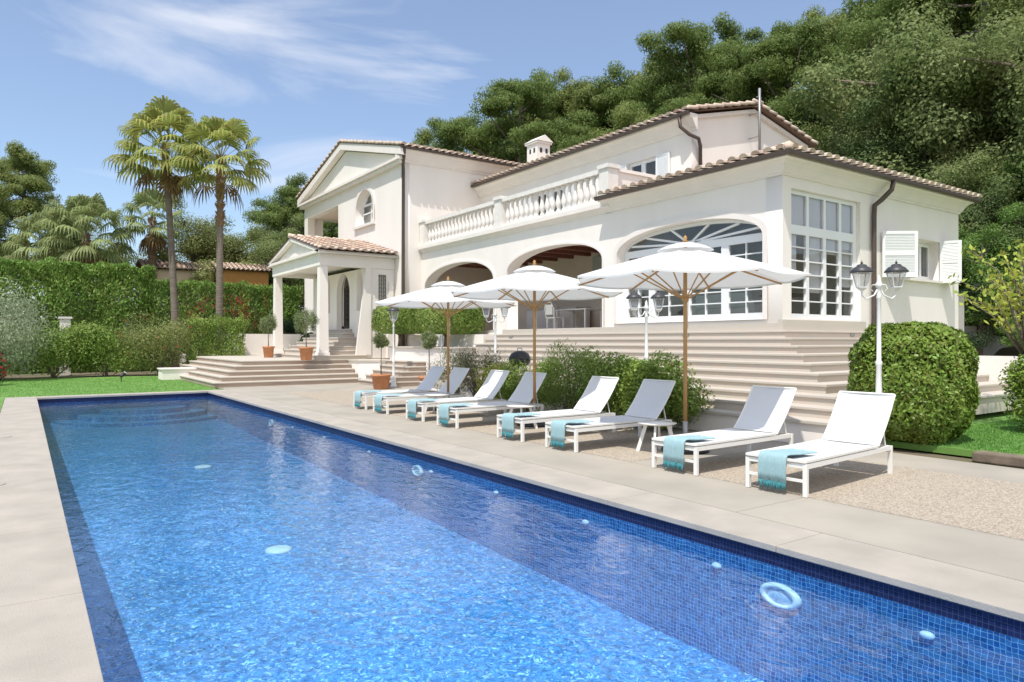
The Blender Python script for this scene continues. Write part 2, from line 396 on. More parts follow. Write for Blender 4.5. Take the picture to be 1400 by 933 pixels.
gl = leaves_mesh('grass', np.stack([gx, gy, gz], 1), .045, .012, leafm('grass_blades', (0.19, 0.38, 0.08), .25, .3), np.array([0, 0, 1.]), .7)
tag(link('lawn_grass', gl), kind='stuff', label='short green grass blades covering the lawns behind and to the right of the pool', cat='grass')

hn = 60; hv = []; hf = []
for i in range(hn + 1):
    for j in range(hn + 1):
        x = 27.5 + i * 3.0; y = -60 + j * 4.5
        z = max(-.2, (x - 29) * .32) ; z = 26 * (1 - math.exp(-z / 26)) if z > 0 else z
        z += .35 * math.sin(x * .7 + y * .3) + .3 * math.sin(y * .5)
        hv.append((x, y, z - .3))
for i in range(hn):
    for j in range(hn):
        a = i * (hn + 1) + j; hf.append((a, a + hn + 1, a + hn + 2, a + 1))
hb = MB(); hb.v = hv; hb.f = hf
structure(hb.build('hill', mat('forest_floor', (0.13, 0.10, 0.06), .95, col2=(0.06, 0.08, 0.03), vscale=.3, bump=.6, bscale=4), smooth=True))

# ------------------------------------------------------------------ pool
def mosaic(name, c1, c2, grout, scale, sparkle=None, rough=0.25, axis='xy', mortar=.07, warp=0.0, mottle=0.0):
    m = bpy.data.materials.new(name); m.use_nodes = True; nt = m.node_tree; p = nt.nodes['Principled BSDF']
    co = nt.nodes.new('ShaderNodeTexCoord'); sp = nt.nodes.new('ShaderNodeSeparateXYZ'); nt.links.new(co.outputs['Object'], sp.inputs[0])
    idx = {'xy': (0, 1), 'yz': (1, 2), 'xz': (0, 2)}[axis]
    cb = nt.nodes.new('ShaderNodeCombineXYZ'); nt.links.new(sp.outputs[idx[0]], cb.inputs[0]); nt.links.new(sp.outputs[idx[1]], cb.inputs[1])
    vm = nt.nodes.new('ShaderNodeVectorMath'); vm.operation = 'SCALE'; vm.inputs['Scale'].default_value = scale
    dn = nt.nodes.new('ShaderNodeTexNoise'); dn.inputs['Scale'].default_value = 7.0; dn.inputs['Detail'].default_value = 3; nt.links.new(co.outputs['Object'], dn.inputs['Vector'])
    d1 = nt.nodes.new('ShaderNodeVectorMath'); d1.operation = 'MULTIPLY_ADD'; d1.inputs[1].default_value = (warp,) * 3
    nt.links.new(dn.outputs['Color'], d1.inputs[0]); nt.links.new(cb.outputs[0], d1.inputs[2]); nt.links.new(d1.outputs[0], vm.inputs[0])
    fl = nt.nodes.new('ShaderNodeVectorMath'); fl.operation = 'FLOOR'; nt.links.new(vm.outputs[0], fl.inputs[0])
    wnz = nt.nodes.new('ShaderNodeTexWhiteNoise'); wnz.noise_dimensions = '2D'; nt.links.new(fl.outputs[0], wnz.inputs['Vector'])
    fr = nt.nodes.new('ShaderNodeVectorMath'); fr.operation = 'FRACTION'; nt.links.new(vm.outputs[0], fr.inputs[0])
    s2 = nt.nodes.new('ShaderNodeSeparateXYZ'); nt.links.new(fr.outputs[0], s2.inputs[0])
    def edge(o):
        a = nt.nodes.new('ShaderNodeMath'); a.operation = 'LESS_THAN'; a.inputs[1].default_value = mortar; nt.links.new(o, a.inputs[0]); return a.outputs[0]
    mxm = nt.nodes.new('ShaderNodeMath'); mxm.operation = 'MAXIMUM'; nt.links.new(edge(s2.outputs[0]), mxm.inputs[0]); nt.links.new(edge(s2.outputs[1]), mxm.inputs[1])
    cr = nt.nodes.new('ShaderNodeValToRGB'); nt.links.new(wnz.outputs['Value'], cr.inputs[0])
    cr.color_ramp.elements[0].color = (*c1, 1); cr.color_ramp.elements[1].color = (*c2, 1)
    if sparkle:
        e = cr.color_ramp.elements.new(.82); e.color = (*[(a + b) / 2 for a, b in zip(c1, c2)], 1)
        cr.color_ramp.elements[-1].color = (*sparkle, 1)
    mc = nt.nodes.new('ShaderNodeMix'); mc.data_type = 'RGBA'; mc.inputs[7].default_value = (*grout, 1)
    nt.links.new(mxm.outputs[0], mc.inputs[0]); nt.links.new(cr.outputs[0], mc.inputs[6])
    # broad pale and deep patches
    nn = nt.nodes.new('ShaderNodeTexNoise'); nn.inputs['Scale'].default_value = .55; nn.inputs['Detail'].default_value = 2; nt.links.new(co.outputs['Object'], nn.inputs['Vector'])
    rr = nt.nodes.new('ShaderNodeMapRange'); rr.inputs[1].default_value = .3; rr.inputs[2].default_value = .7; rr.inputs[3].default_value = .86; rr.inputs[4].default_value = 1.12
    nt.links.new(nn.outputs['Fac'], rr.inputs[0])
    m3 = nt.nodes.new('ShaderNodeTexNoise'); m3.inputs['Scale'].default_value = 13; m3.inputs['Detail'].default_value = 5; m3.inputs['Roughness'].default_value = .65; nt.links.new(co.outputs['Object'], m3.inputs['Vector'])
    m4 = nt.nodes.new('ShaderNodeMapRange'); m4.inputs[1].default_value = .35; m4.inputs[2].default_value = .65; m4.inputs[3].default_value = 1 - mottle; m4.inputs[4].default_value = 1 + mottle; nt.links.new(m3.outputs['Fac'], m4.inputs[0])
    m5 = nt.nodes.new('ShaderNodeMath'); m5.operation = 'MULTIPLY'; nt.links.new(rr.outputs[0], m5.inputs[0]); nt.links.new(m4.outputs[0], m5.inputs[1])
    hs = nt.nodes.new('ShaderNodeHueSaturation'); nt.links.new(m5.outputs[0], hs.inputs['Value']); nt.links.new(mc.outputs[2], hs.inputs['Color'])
    nt.links.new(hs.outputs[0], p.inputs['Base Color']); p.inputs['Roughness'].default_value = rough
    p.inputs['Specular IOR Level'].default_value = .2
    return m
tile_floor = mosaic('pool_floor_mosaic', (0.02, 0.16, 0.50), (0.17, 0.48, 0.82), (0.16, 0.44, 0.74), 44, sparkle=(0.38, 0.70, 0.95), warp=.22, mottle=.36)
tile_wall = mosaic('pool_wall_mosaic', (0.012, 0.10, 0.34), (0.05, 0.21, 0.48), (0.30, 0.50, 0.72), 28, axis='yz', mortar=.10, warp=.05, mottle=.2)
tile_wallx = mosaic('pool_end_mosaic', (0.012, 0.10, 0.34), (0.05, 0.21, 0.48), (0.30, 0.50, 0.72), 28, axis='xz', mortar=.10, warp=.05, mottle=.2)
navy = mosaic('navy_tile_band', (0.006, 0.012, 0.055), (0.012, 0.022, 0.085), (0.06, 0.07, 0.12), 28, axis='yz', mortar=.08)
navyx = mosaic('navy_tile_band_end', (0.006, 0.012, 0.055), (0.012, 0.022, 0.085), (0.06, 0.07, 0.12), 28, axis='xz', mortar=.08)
ZW = -.18
def zf(y): return -1.2 + (y - 3) / 22 * .42
basin = MB(); fl_ = MB()
ZA, ZB = zf(PY0), zf(PY1)
pm = bpy.data.meshes.new('pool_basin')
V = [(PX0, PY0, ZA), (PX1, PY0, ZA), (PX1, PY1, ZB), (PX0, PY1, ZB)]
T = ZW
V += [(x, y, T) for x, y, _ in V[:4]] + [(x, y, -.05) for x, y, _ in V[:4]]
F = [(0, 1, 2, 3)]; mi = [0]
for k in range(4):
    a, b = k, (k + 1) % 4
    F.append((a, 4 + a, 4 + b, b)); mi.append(2 if k in (0, 2) else 1)
    F.append((4 + a, 8 + a, 8 + b, 4 + b)); mi.append(4 if k in (0, 2) else 3)
pm.from_pydata(V, [], F)
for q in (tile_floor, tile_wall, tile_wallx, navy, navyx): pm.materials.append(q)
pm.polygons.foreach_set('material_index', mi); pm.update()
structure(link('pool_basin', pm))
# curved entry steps in the far right corner
es = MB()
for k, (r, z) in enumerate(((1.25, -.44), (1.85, -.58), (2.45, -.72))):
    pts = [(3.2 + r * math.cos(PI + PI * i / 24) * 1.0, PY1 - .001 + r * .9 * math.sin(PI + PI * i / 24), z) for i in range(25)]
    es.prism(pts, (0, 0, -.9 - z))
structure(es.build('pool_steps', tile_floor))
# water
wm = bpy.data.materials.new('water'); wm.use_nodes = True; nt = wm.node_tree; nt.nodes.clear()
o_ = nt.nodes.new('ShaderNodeOutputMaterial'); fr_ = nt.nodes.new('ShaderNodeLayerWeight'); fr_.inputs[0].default_value = .5; pw_ = nt.nodes.new('ShaderNodeMath'); pw_.operation = 'POWER'; pw_.inputs[1].default_value = 3.6; nt.links.new(fr_.outputs['Facing'], pw_.inputs[0]); rf_ = nt.nodes.new('ShaderNodeMath'); rf_.operation = 'MULTIPLY_ADD'; rf_.inputs[1].default_value = .95; rf_.inputs[2].default_value = .03; nt.links.new(pw_.outputs[0], rf_.inputs[0])
tr_ = nt.nodes.new('ShaderNodeBsdfTransparent'); tr_.inputs[0].default_value = (0.80, 0.94, 1.0, 1)
gl_ = nt.nodes.new('ShaderNodeBsdfGlossy'); gl_.inputs['Roughness'].default_value = .015
ms_ = nt.nodes.new('ShaderNodeMixShader'); bp_ = nt.nodes.new('ShaderNodeBump'); bp_.inputs['Strength'].default_value = .28; bp_.inputs['Distance'].default_value = .05
tcw = nt.nodes.new('ShaderNodeTexCoord'); n1 = nt.nodes.new('ShaderNodeTexNoise'); n1.inputs['Scale'].default_value = 5.5; n1.inputs['Detail'].default_value = 4; n1.inputs['Roughness'].default_value = .5; n1.inputs['Distortion'].default_value = .6
mw = nt.nodes.new('ShaderNodeMapping'); mw.inputs['Scale'].default_value = (1.0, .62, 1); mw.inputs['Rotation'].default_value = (0, 0, R(35))
nt.links.new(tcw.outputs['Object'], mw.inputs[0]); nt.links.new(mw.outputs[0], n1.inputs['Vector']); nt.links.new(n1.outputs['Fac'], bp_.inputs['Height'])
for q in (fr_, gl_): nt.links.new(bp_.outputs[0], q.inputs['Normal'])
nt.links.new(rf_.outputs[0], ms_.inputs[0]); nt.links.new(tr_.outputs[0], ms_.inputs[1]); nt.links.new(gl_.outputs[0], ms_.inputs[2]); nt.links.new(ms_.outputs[0], o_.inputs[0])
wv = MB(); wv.quad((PX0 + .001, PY0 + .001, ZW + .003), (PX1 - .001, PY0 + .001, ZW + .003), (PX1 - .001, PY1 - .001, ZW + .003), (PX0 + .001, PY1 - .001, ZW + .003))
structure(wv.build('pool_water', wm))

# coping stones as slabs with thin joints
cp = MB(); t0 = -.055
def slab_row(x0, x1, y0, y1, along, step):
    a, b = (y0, y1) if along == 'y' else (x0, x1)
    n_ = max(1, round((b - a) / step)); s_ = (b - a) / n_
    for i in range(n_):
        p, q = a + i * s_ + .003, a + (i + 1) * s_ - .003
        if along == 'y': cp.box(x0, x1, p, q, t0, 0)
        else: cp.box(p, q, y0, y1, t0, 0)
slab_row(PX1 - .03, 5.80, PY0, PY1 + .55, 'y', 2.05)
slab_row(-.45, PX0 + .03, PY0, PY1 + .55, 'y', 2.05)
slab_row(PX0 + .033, PX1 - .033, PY1 - .03, PY1 + .55, 'x', 1.62)
structure(cp.build('pool_coping', coping_m, bevel=.006))
# deck
dk = MB()
def sheet(mb, x0, x1, y0, y1, z): mb.quad((x0, y0, z), (x1, y0, z), (x1, y1, z), (x0, y1, z))
def dslab(x0, x1, y0, y1): dk.box(x0 + .004, x1 - .004, y0 + .004, y1 - .004, -.09, -.004)
ys = [-6, -1.2, 4.45, 10.0, 15.6, 21.2, 27.3]
for a, b in zip(ys, ys[1:]):
    dslab(5.815, 7.0, a, b)
for a, b in ((-6, 6.75), (6.75, 13.3), (13.3, 20.0), (20.0, 28.6)): dslab(7.0, 13.8 if a > 5 else 10.9, a, b)
structure(dk.build('pool_deck', deck))
agg = bpy.data.materials.new('exposed_aggregate'); agg.use_nodes = True; nt = agg.node_tree; p = nt.nodes['Principled BSDF']
co = nt.nodes.new('ShaderNodeTexCoord'); vo = nt.nodes.new('ShaderNodeTexVoronoi'); vo.inputs['Scale'].default_value = 70
nt.links.new(co.outputs['Object'], vo.inputs['Vector'])
cr = nt.nodes.new('ShaderNodeValToRGB'); sx = nt.nodes.new('ShaderNodeSeparateColor'); nt.links.new(vo.outputs['Color'], sx.inputs[0]); nt.links.new(sx.outputs[0], cr.inputs[0])
cr.color_ramp.elements[0].color = (0.27, 0.215, 0.16, 1); cr.color_ramp.elements[1].color = (0.53, 0.465, 0.38, 1)
e = cr.color_ramp.elements.new(.55); e.color = (0.41, 0.35, 0.28, 1)
nt.links.new(cr.outputs[0], p.inputs['Base Color']); p.inputs['Roughness'].default_value = .9
bb = nt.nodes.new('ShaderNodeBump'); bb.inputs['Strength'].default_value = .5; bb.inputs['Distance'].default_value = .01; nt.links.new(vo.outputs['Distance'], bb.inputs['Height']); nt.links.new(bb.outputs[0], p.inputs['Normal'])
ag = MB()
for a, b in ((-5, 6.55), (7.15, 13.0), (13.7, 16.4), (17.1, 23.0)): ag.box(7.02, 9.75, a, b, -.05, .001)
structure(ag.build('gravel_paving', agg))

# discs, lamps and nozzles in the pool
ringm = mat('pool_plastic', (0.62, 0.80, 0.92), .4)
def disc_x(name, y, z, r, label, grp, ring=False):
    mb = MB()
    mb.M = Matrix.Translation((PX1 - .001, y, z)) @ Matrix.Diagonal((1, 1.12, .58, 1)) @ Matrix.Rotation(R(-90), 4, 'Y')
    if ring:
        e_ = empty('pool_lamp', (PX1, y, z), world=True)
        mb.lathe([(r * .68, 0), (r * .68, .03), (r * .74, .045), (r * .9, .04), (r, .02), (r, 0)], n=28, cap=False); mb.build('ring', ringm, e_, True)
        m2 = MB(); m2.M = mb.M; m2.lathe([(r * .69, .012), (r * .4, .028), (.001, .032)], n=24, cap=False); m2.build('lens', lampglass_blue, e_, True)
        tag(e_, label, 'pool light', grp)
    else:
        mb.lathe([(r, 0), (r * .95, .02), (r * .6, .032), (.001, .036)], n=18, cap=False)
        tag(mb.build(name, ringm, smooth=True), label, 'pool nozzle', grp)
lampglass_blue = mat('lens_blue', (0.28, 0.55, 0.78), .2)
disc_x('', 3.49, -.41, .17, 'large round ring-framed underwater lamp nearest the camera, on the right pool wall', 'underwater lamps', True)
disc_x('', 9.99, -.36, .15, 'large round ring-framed underwater lamp further along the right pool wall', 'underwater lamps', True)
disc_x('', 18.0, -.36, .15, 'farthest small ring-framed underwater lamp on the right pool wall', 'underwater lamps', True)
NZ = ['nearest small oval nozzle in the tiled wall, in the bottom right corner', 'small oval nozzle just left of the large near pool lamp',
      'small nozzle below the towel of the fourth lounger from the camera', 'small nozzle in the pool wall below the sixth lounger',
      'small nozzle right beside the second underwater lamp', 'small nozzle left of the second underwater lamp', 'small far nozzle under the navy tile band', 'tiny far nozzle near the corner steps']
for (y, zz), lb in zip(((2.34, -.34), (4.14, -.33), (5.94, -.32), (7.74, -.31), (9.55, -.31), (11.9, -.31), (14.2, -.31), (16.3, -.31)), NZ): disc_x('pool_nozzle', y, zz, .045, lb, 'small nozzles along the pool wall')
for (x, y), lb in zip(((2.78, 9.4), (3.1, 15.8)), ('round pale main drain cover on the pool floor, the nearer of two', 'round pale main drain cover on the pool floor, the farther of two')):
    mb = MB(); mb.lathe([(.17, 0), (.17, .02), (.12, .035), (.001, .035)], (x, y, zf(y)), 24, False); tag(mb.build('floor_drain', ringm, smooth=True), lb, 'drain cover', 'drain covers on the pool floor')
for y, lb in ((10.3, 'round white skimmer lid in the left coping, the nearer one'), (15.3, 'round white skimmer lid in the left coping, the farther one')):
    mb = MB(); mb.lathe([(.13, -.02), (.13, .006), (.11, .010), (.001, .010)], (-.30, y, 0), 24, False); tag(mb.build('skimmer_lid', coping_m, smooth=False), lb, 'lid', 'skimmer lids')

# ================================================================== VILLA
villa = tag(empty('villa', (14.6, 9.85, 0), world=True), 'large white two storey villa with arched facade, balustraded terrace and tiled roofs', 'house')
XF, YF, YT, XG, XU = 14.6, 9.85, 28.0, 13.6, 17.65
ARCH1 = arch(10.36, 15.40, 2.22, 4.25, 4.90, p=2.15)
ARCH2 = arch(16.05, 21.20, 2.12, 4.20, 4.90, p=2.15)
ARCH3 = arch(22.12, 27.62, 2.12, 4.05, 4.90, p=2.1)
plate('wall', [(10.3, 0), (28.0, 0), (28.0, 5.88), (15.9, 5.88), (15.9, 6.05), (10.3, 6.05)], [ARCH1, ARCH2, ARCH3], .45, frameX(XF + .225), stucco, villa)
DOOR = rect(14.95, 18.0, 2.24, 5.34); WIN = rect(20.1, 22.35, 3.48, 4.62)
plate('wall', rect(XF, 23.65, 0, 6.05), [DOOR, WIN], .45, frameY(YF + .225), stucco, villa)
mb = MB(); mb.box(23.2, 23.65, 10.3, 27.9, 0, 6.0); mb.box(15.05, 23.2, 15.45, 15.75, .2, 6.0); mb.build('wall', stucco, villa)
# arch surrounds
def surround(h, grow, x, prot=.05):
    n = len(h)
    c = (sum(q[0] for q in h) / n, 0)
    out = []
    ys = [q[0] for q in h]; zs = [q[1] for q in h]; y0, y1, z0, z1 = min(ys), max(ys), min(zs), max(zs)
    cy = (y0 + y1) / 2
    for i, (y, z) in enumerate(h):
        if z <= z0 + 1e-6: out.append((y + (grow if y > cy else -grow), z))
        else: out.append((cy + (y - cy) * (1 + 2 * grow / (y1 - y0)), z0 + (z - z0) * (1 + grow / (z1 - z0))))
    return out
def arch_trim(hole, grow, x, name='arch_moulding'):
    plate(name, surround(hole, grow, x), [surround(hole, -.001, x)], .05, frameX(x - .0235), trim, villa)
arch_trim(ARCH1, .13, XF)
for h in (ARCH2, ARCH3): arch_trim(h, .07, XF)

# --- arched window: four leaves under a fan light
aw = tag(MB().box(0, .001, 0, .001, 0, .001), None) if False else None
fr = MB()
wf = empty('x') if False else None
holes = []
leaf = [(10.46, 11.66), (11.74, 12.93), (13.01, 14.23), (14.31, 15.30)]
for a, b in leaf:
    a2, b2 = a + .08, b - .08; wq = (b2 - a2 - .03) / 2; hq = (4.16 - 2.40 - .03 * 5) / 6
    for i in range(2):
        for j in range(6):
            y0 = a2 + i * (wq + .03); z0 = 2.40 + j * (hq + .03)
            holes.append(rect(y0, y0 + wq, z0, z0 + hq))
fan = arch(10.50, 15.26, 4.36, 4.37, 4.80); holes.append(fan)
win = plate('window', surround(ARCH1, -.005, 0), holes, .07, frameX(14.90), whitep, villa)
fb = MB()
for t in (20, 47, 74, 106, 133, 160):
    a = R(t); c = Vector((14.90, 12.88, 4.34)); e_ = Vector((14.90, 12.88 + 2.36 * math.cos(a), 4.34 + .47 * math.sin(a)))
    if t != 90: fb.bar(c, e_, .06, .06, up=(1, 0, 0))
fb.box(14.84, 14.97, 12.70, 13.06, 4.30, 4.42)
fb.build('fan_bars', whitep, win)
MB().box(14.905, 14.909, 10.40, 15.36, 2.26, 4.84).build('pane', winglass, win)
# --- garden door with transom in the side wall
holes = []
xs = [15.08, 15.82, 16.56, 17.26, 17.93]
for i in range(4):
    holes.append(rect(xs[i], xs[i + 1] - .10, 4.50, 5.24))
    hq = (4.28 - 2.36 - .03 * 5) / 6
    for j in range(6): holes.append(rect(xs[i] + .02, xs[i + 1] - .12, 2.36 + j * (hq + .03), 2.36 + j * (hq + .03) + hq))
gd = plate('glazed_door', rect(14.955, 17.995, 2.245, 5.335), holes, .07, frameY(9.98), whitep, villa)
MB().box(15.0, 17.96, 9.985, 9.989, 2.28, 5.30).build('pane', winglass, gd)
hb_ = MB(); hb_.box(17.10, 17.13, 9.92, 9.945, 3.2, 3.35); hb_.build('handle', greyalu, gd)
MB().box(15.0, 17.96, 10.025, 10.035, 4.46, 5.3).build('blind', curtain_m, villa)
MB().box(15.0, 15.42, 10.03, 10.04, 3.3, 4.4).box(16.0, 16.5, 10.03, 10.04, 2.9, 4.4).box(16.75, 17.2, 10.03, 10.04, 3.9, 4.4).box(17.45, 17.96, 10.03, 10.04, 3.1, 4.4).build('curtain', curtain_m, villa)
# --- small side window with folding shutters
holes = [rect(20.2 + i * .55, 20.62 + i * .55, 3.62, 4.50) for i in range(4)]
sw = plate('window', rect(20.105, 22.345, 3.485, 4.615), holes, .06, frameY(10.14), whitep, villa)
MB().box(20.15, 22.3, 10.145, 10.149, 3.52, 4.58).build('pane', winglass, sw)
MB().box(20.0, 22.45, 9.73, 9.90, 3.41, 3.478).build('window_sill', trim, villa)
MB().box(20.02, 22.43, 9.79, 9.848, 4.63, 4.68).build('lintel', trim, villa)
def shutter(px, py, qx, qy, z0, z1, par, name='shutter'):
    mb = MB(); p = Vector((px, py, 0)); q = Vector((qx, qy, 0)); d = (q - p); L = d.length; d.normalize(); nrm = Vector((-d.y, d.x, 0))
    def bx(a, b, z0_, z1_, t):
        c = [p + d * a - nrm * t, p + d * b - nrm * t, p + d * b + nrm * t, p + d * a + nrm * t]
        mb.add([(k.x, k.y, z0_) for k in c] + [(k.x, k.y, z1_) for k in c], [(0, 3, 2, 1), (4, 5, 6, 7), (0, 1, 5, 4), (1, 2, 6, 5), (2, 3, 7, 6), (3, 0, 4, 7)])
    bx(0, .07, z0, z1, .02); bx(L - .07, L, z0, z1, .02); bx(.07, L - .07, z0, z0 + .09, .018); bx(.07, L - .07, z1 - .08, z1, .018); bx(.07, L - .07, (z0 + z1) / 2 - .04, (z0 + z1) / 2 + .04, .018)
    k = z0 + .12
    while k < z1 - .1:
        if abs(k - (z0 + z1) / 2) > .06:
            a, b = p + d * .07, p + d * (L - .07)
            mb.add([tuple(a - nrm * .014 + Vector((0, 0, k - .02))), tuple(b - nrm * .014 + Vector((0, 0, k - .02))), tuple(b + nrm * .012 + Vector((0, 0, k + .034))), tuple(a + nrm * .012 + Vector((0, 0, k + .034)))], [(0, 1, 2, 3)])
        k += .042
    bx(.07, L - .07, z0 + .09, z1 - .08, .003)
    return mb.build(name, whitep, par)
for a, b in (((20.10, 9.82), (19.72, 9.22)), ((19.70, 9.22), (18.98, 9.78))): shutter(*a, *b, 3.42, 4.66, villa)
for a, b in (((22.36, 9.82), (22.52, 9.32)), ((22.54, 9.32), (23.18, 9.78))): shutter(*a, *b, 3.42, 4.66, villa)

# --- rooms behind the glass
ri = MB()
ri.box(19.6, 19.7, 10.31, 15.44, 2.2, 5.5); ri.box(15.06, 23.19, 10.31, 15.44, 5.5, 5.6); ri.box(15.06, 23.19, 10.31, 15.44, 2.0, 2.2)
ri.box(15.06, 19.6, 15.38, 15.44, 2.2, 5.5)
ri.build('interior_wall', interior_dk, villa)
cu = MB()
for y0, y1, x in ((10.34, 10.75, 15.15), (14.95, 15.34, 15.15)):
    for i in range(8):
        a = y0 + (y1 - y0) * i / 8; b = y0 + (y1 - y0) * (i + 1) / 8
        cu.quad((x + .03 * (i % 2), a, 2.3), (x + .03 * ((i + 1) % 2), b, 2.3), (x + .03 * ((i + 1) % 2), b, 4.4), (x + .03 * (i % 2), a, 4.4))
cu.build('curtain', curtain_m, villa)
def sofa(loc, rz, label):
    r = tag(empty('sofa', loc, rz), label, 'sofa')
    MB().box(-.9, .9, -.42, .42, .12, .42).build('base', MATS['sofa_cloth'], r, bevel=.03)
    MB().box(-.9, .9, .25, .45, .42, .82).build('backrest', MATS['sofa_cloth'], r, bevel=.04)
    for s in (-1, 1): MB().box(s * .98 - .1, s * .98 + .1, -.42, .45, .12, .62).build('armrest', MATS['sofa_cloth'], r, bevel=.03)
    for s in (-.44, .44): MB().box(s - .42, s + .42, -.44, .24, .425, .56).build('cushion', MATS['sofa_cloth'], r, bevel=.04)
mat('sofa_cloth', (0.42, 0.44, 0.42), .95, var=.1)
sofa((16.4, 12.7, 2.2), R(90), 'pale grey sofa indoors behind the big arched window')
dt = tag(empty('dining_table', (16.8, 11.3, 2.2)), 'round dark dining table indoors near the villa corner', 'table')
MB().lathe([(.0, .70), (.62, .70), (.62, .75), (.0, .75)], n=28, cap=False).build('tabletop', doorwood, dt); MB().lathe([(.3, 0), (.3, .03), (.05, .06), (.05, .70)], n=20).build('pedestal', doorwood, dt, True)

# --- loggia behind the two open arches
lo = MB()
lo.box(18.3, 18.5, 15.76, 27.99, 2.1, 5.4)
lo.box(15.06, 18.3, 27.80, 27.99, 2.1, 5.4); lo.build('loggia_wall', interior, villa)
MB().box(15.06, 18.3, 15.76, 15.85, 2.1, 5.4).build('loggia_wall', interior, villa)
MB().box(15.06, 18.3, 15.86, 27.79, 5.32, 5.45).build('loggia_ceiling', beam_m, villa)
bmx = MB()
for i in range(11): y = 16.6 + i * 1.05; bmx.box(15.06, 18.29, y, y + .20, 5.04, 5.315)
bmx.build('ceiling_beams', beam_m, villa)
MB().box(14.62, 18.3, 15.86, 27.79, 2.0, 2.115).build('loggia_floor', stairs_m, villa)
lc = MB()
for i in range(16):
    a = 16.55 + i * .09; lc.quad((18.24 - .04 * (i % 2), a, 2.15), (18.24 - .04 * ((i + 1) % 2), a + .09, 2.15), (18.24 - .04 * ((i + 1) % 2), a + .09, 4.55), (18.24 - .04 * (i % 2), a, 4.55))
lc.build('curtain', curtain_m, villa)
MB().box(18.22, 18.29, 16.0, 16.48, 2.15, 4.6).build('dark_door_leaf', interior_dk, villa)
for y in (18.2, 19.7): MB().box(18.2, 18.29, y, y + .12, 3.05, 3.25).build('wall_light', iron, villa)
ac = MB(); ac.box(18.0, 18.28, 17.9, 20.4, 4.35, 4.95); ac.build('wall_cupboard', MATS['sofa_cloth'], villa, bevel=.02)
ck = tag(empty('outdoor_kitchen', (17.7, 22.2, 2.11)), 'pale outdoor kitchen counter inside the middle open arch', 'counter')
MB().box(-.35, .35, -1.6, 1.6, 0, .86).build('cabinet', trim, ck); MB().box(-.4, .36, -1.65, 1.65, .862, .91).build('worktop', interior_dk, ck)
def dchair(loc, rz, label):
    r = tag(empty('dining_chair', loc, rz), label, 'chair', 'chairs in the open loggia')
    MB().box(-.24, .24, -.24, .24, .42, .46).build('seat', alu, r, bevel=.01)
    mb = MB(); mb.tube([(-.24, .24, .44), (-.27, .29, .8), (-.15, .31, 1.0), (.15, .31, 1.0), (.27, .29, .8), (.24, .24, .44)], .018); mb.box(-.2, .2, .28, .3, .55, .92); mb.build('backrest', alu, r)
    for x in (-.21, .21):
        for y in (-.21, .21): MB().bar((x, y, 0), (x, y, .42), .035).build('leg', alu, r)
dtb = tag(empty('dining_table', (16.9, 19.9, 2.115)), 'long white dining table standing in the open loggia behind the nearer open arch', 'table')
MB().box(-.45, .45, -.9, .9, .72, .76).build('tabletop', alu, dtb, bevel=.01)
for x in (-.38, .38):
    for y in (-.8, .8): MB().bar((x, y, 0), (x, y, .72), .06).build('leg', alu, dtb)
dchair((16.9, 21.2, 2.115), R(0), 'white chair at the left end of the loggia dining table')
dchair((16.1, 20.3, 2.115), R(90), 'white chair at the pool side of the loggia dining table')

# --- cornices, gutters, roofs
def sweep(name, prof, path, m, par):
    """prof: list of (outward d, z); path(d) -> plan points"""
    rings = [[Vector((x, y, z)) for x, y in path(d)] for d, z in prof]; n = len(rings[0]); mb = MB(); k = len(rings)
    vs = [p for r_ in rings for p in r_]
    fs = [(i * n + j, i * n + j + 1, ((i + 1) % k) * n + j + 1, ((i + 1) % k) * n + j) for i in range(k) for j in range(n - 1)]
    fs += [tuple(i * n for i in range(k)), tuple(i * n + n - 1 for i in range(k))[::-1]]
    mb.add(vs, fs); return mb.build(name, m, par)
pl = lambda d: [(XF - d, 15.9), (XF - d, YF - d), (23.65 + d * .6, YF - d), (23.65 + d * .6, 20)]
sweep('cornice', [(0.002, 5.60), (.04, 5.60), (.05, 5.65), (.09, 5.67), (.11, 5.71), (.18, 5.82), (.28, 5.90), (.36, 5.92), (.37, 5.99), (.002, 5.99)], pl, trim, villa)
sweep('gutter', [(.375, 5.99), (.40, 5.93), (.46, 5.92), (.51, 5.96), (.52, 6.03), (.375, 6.03)], pl, brownmetal, villa)
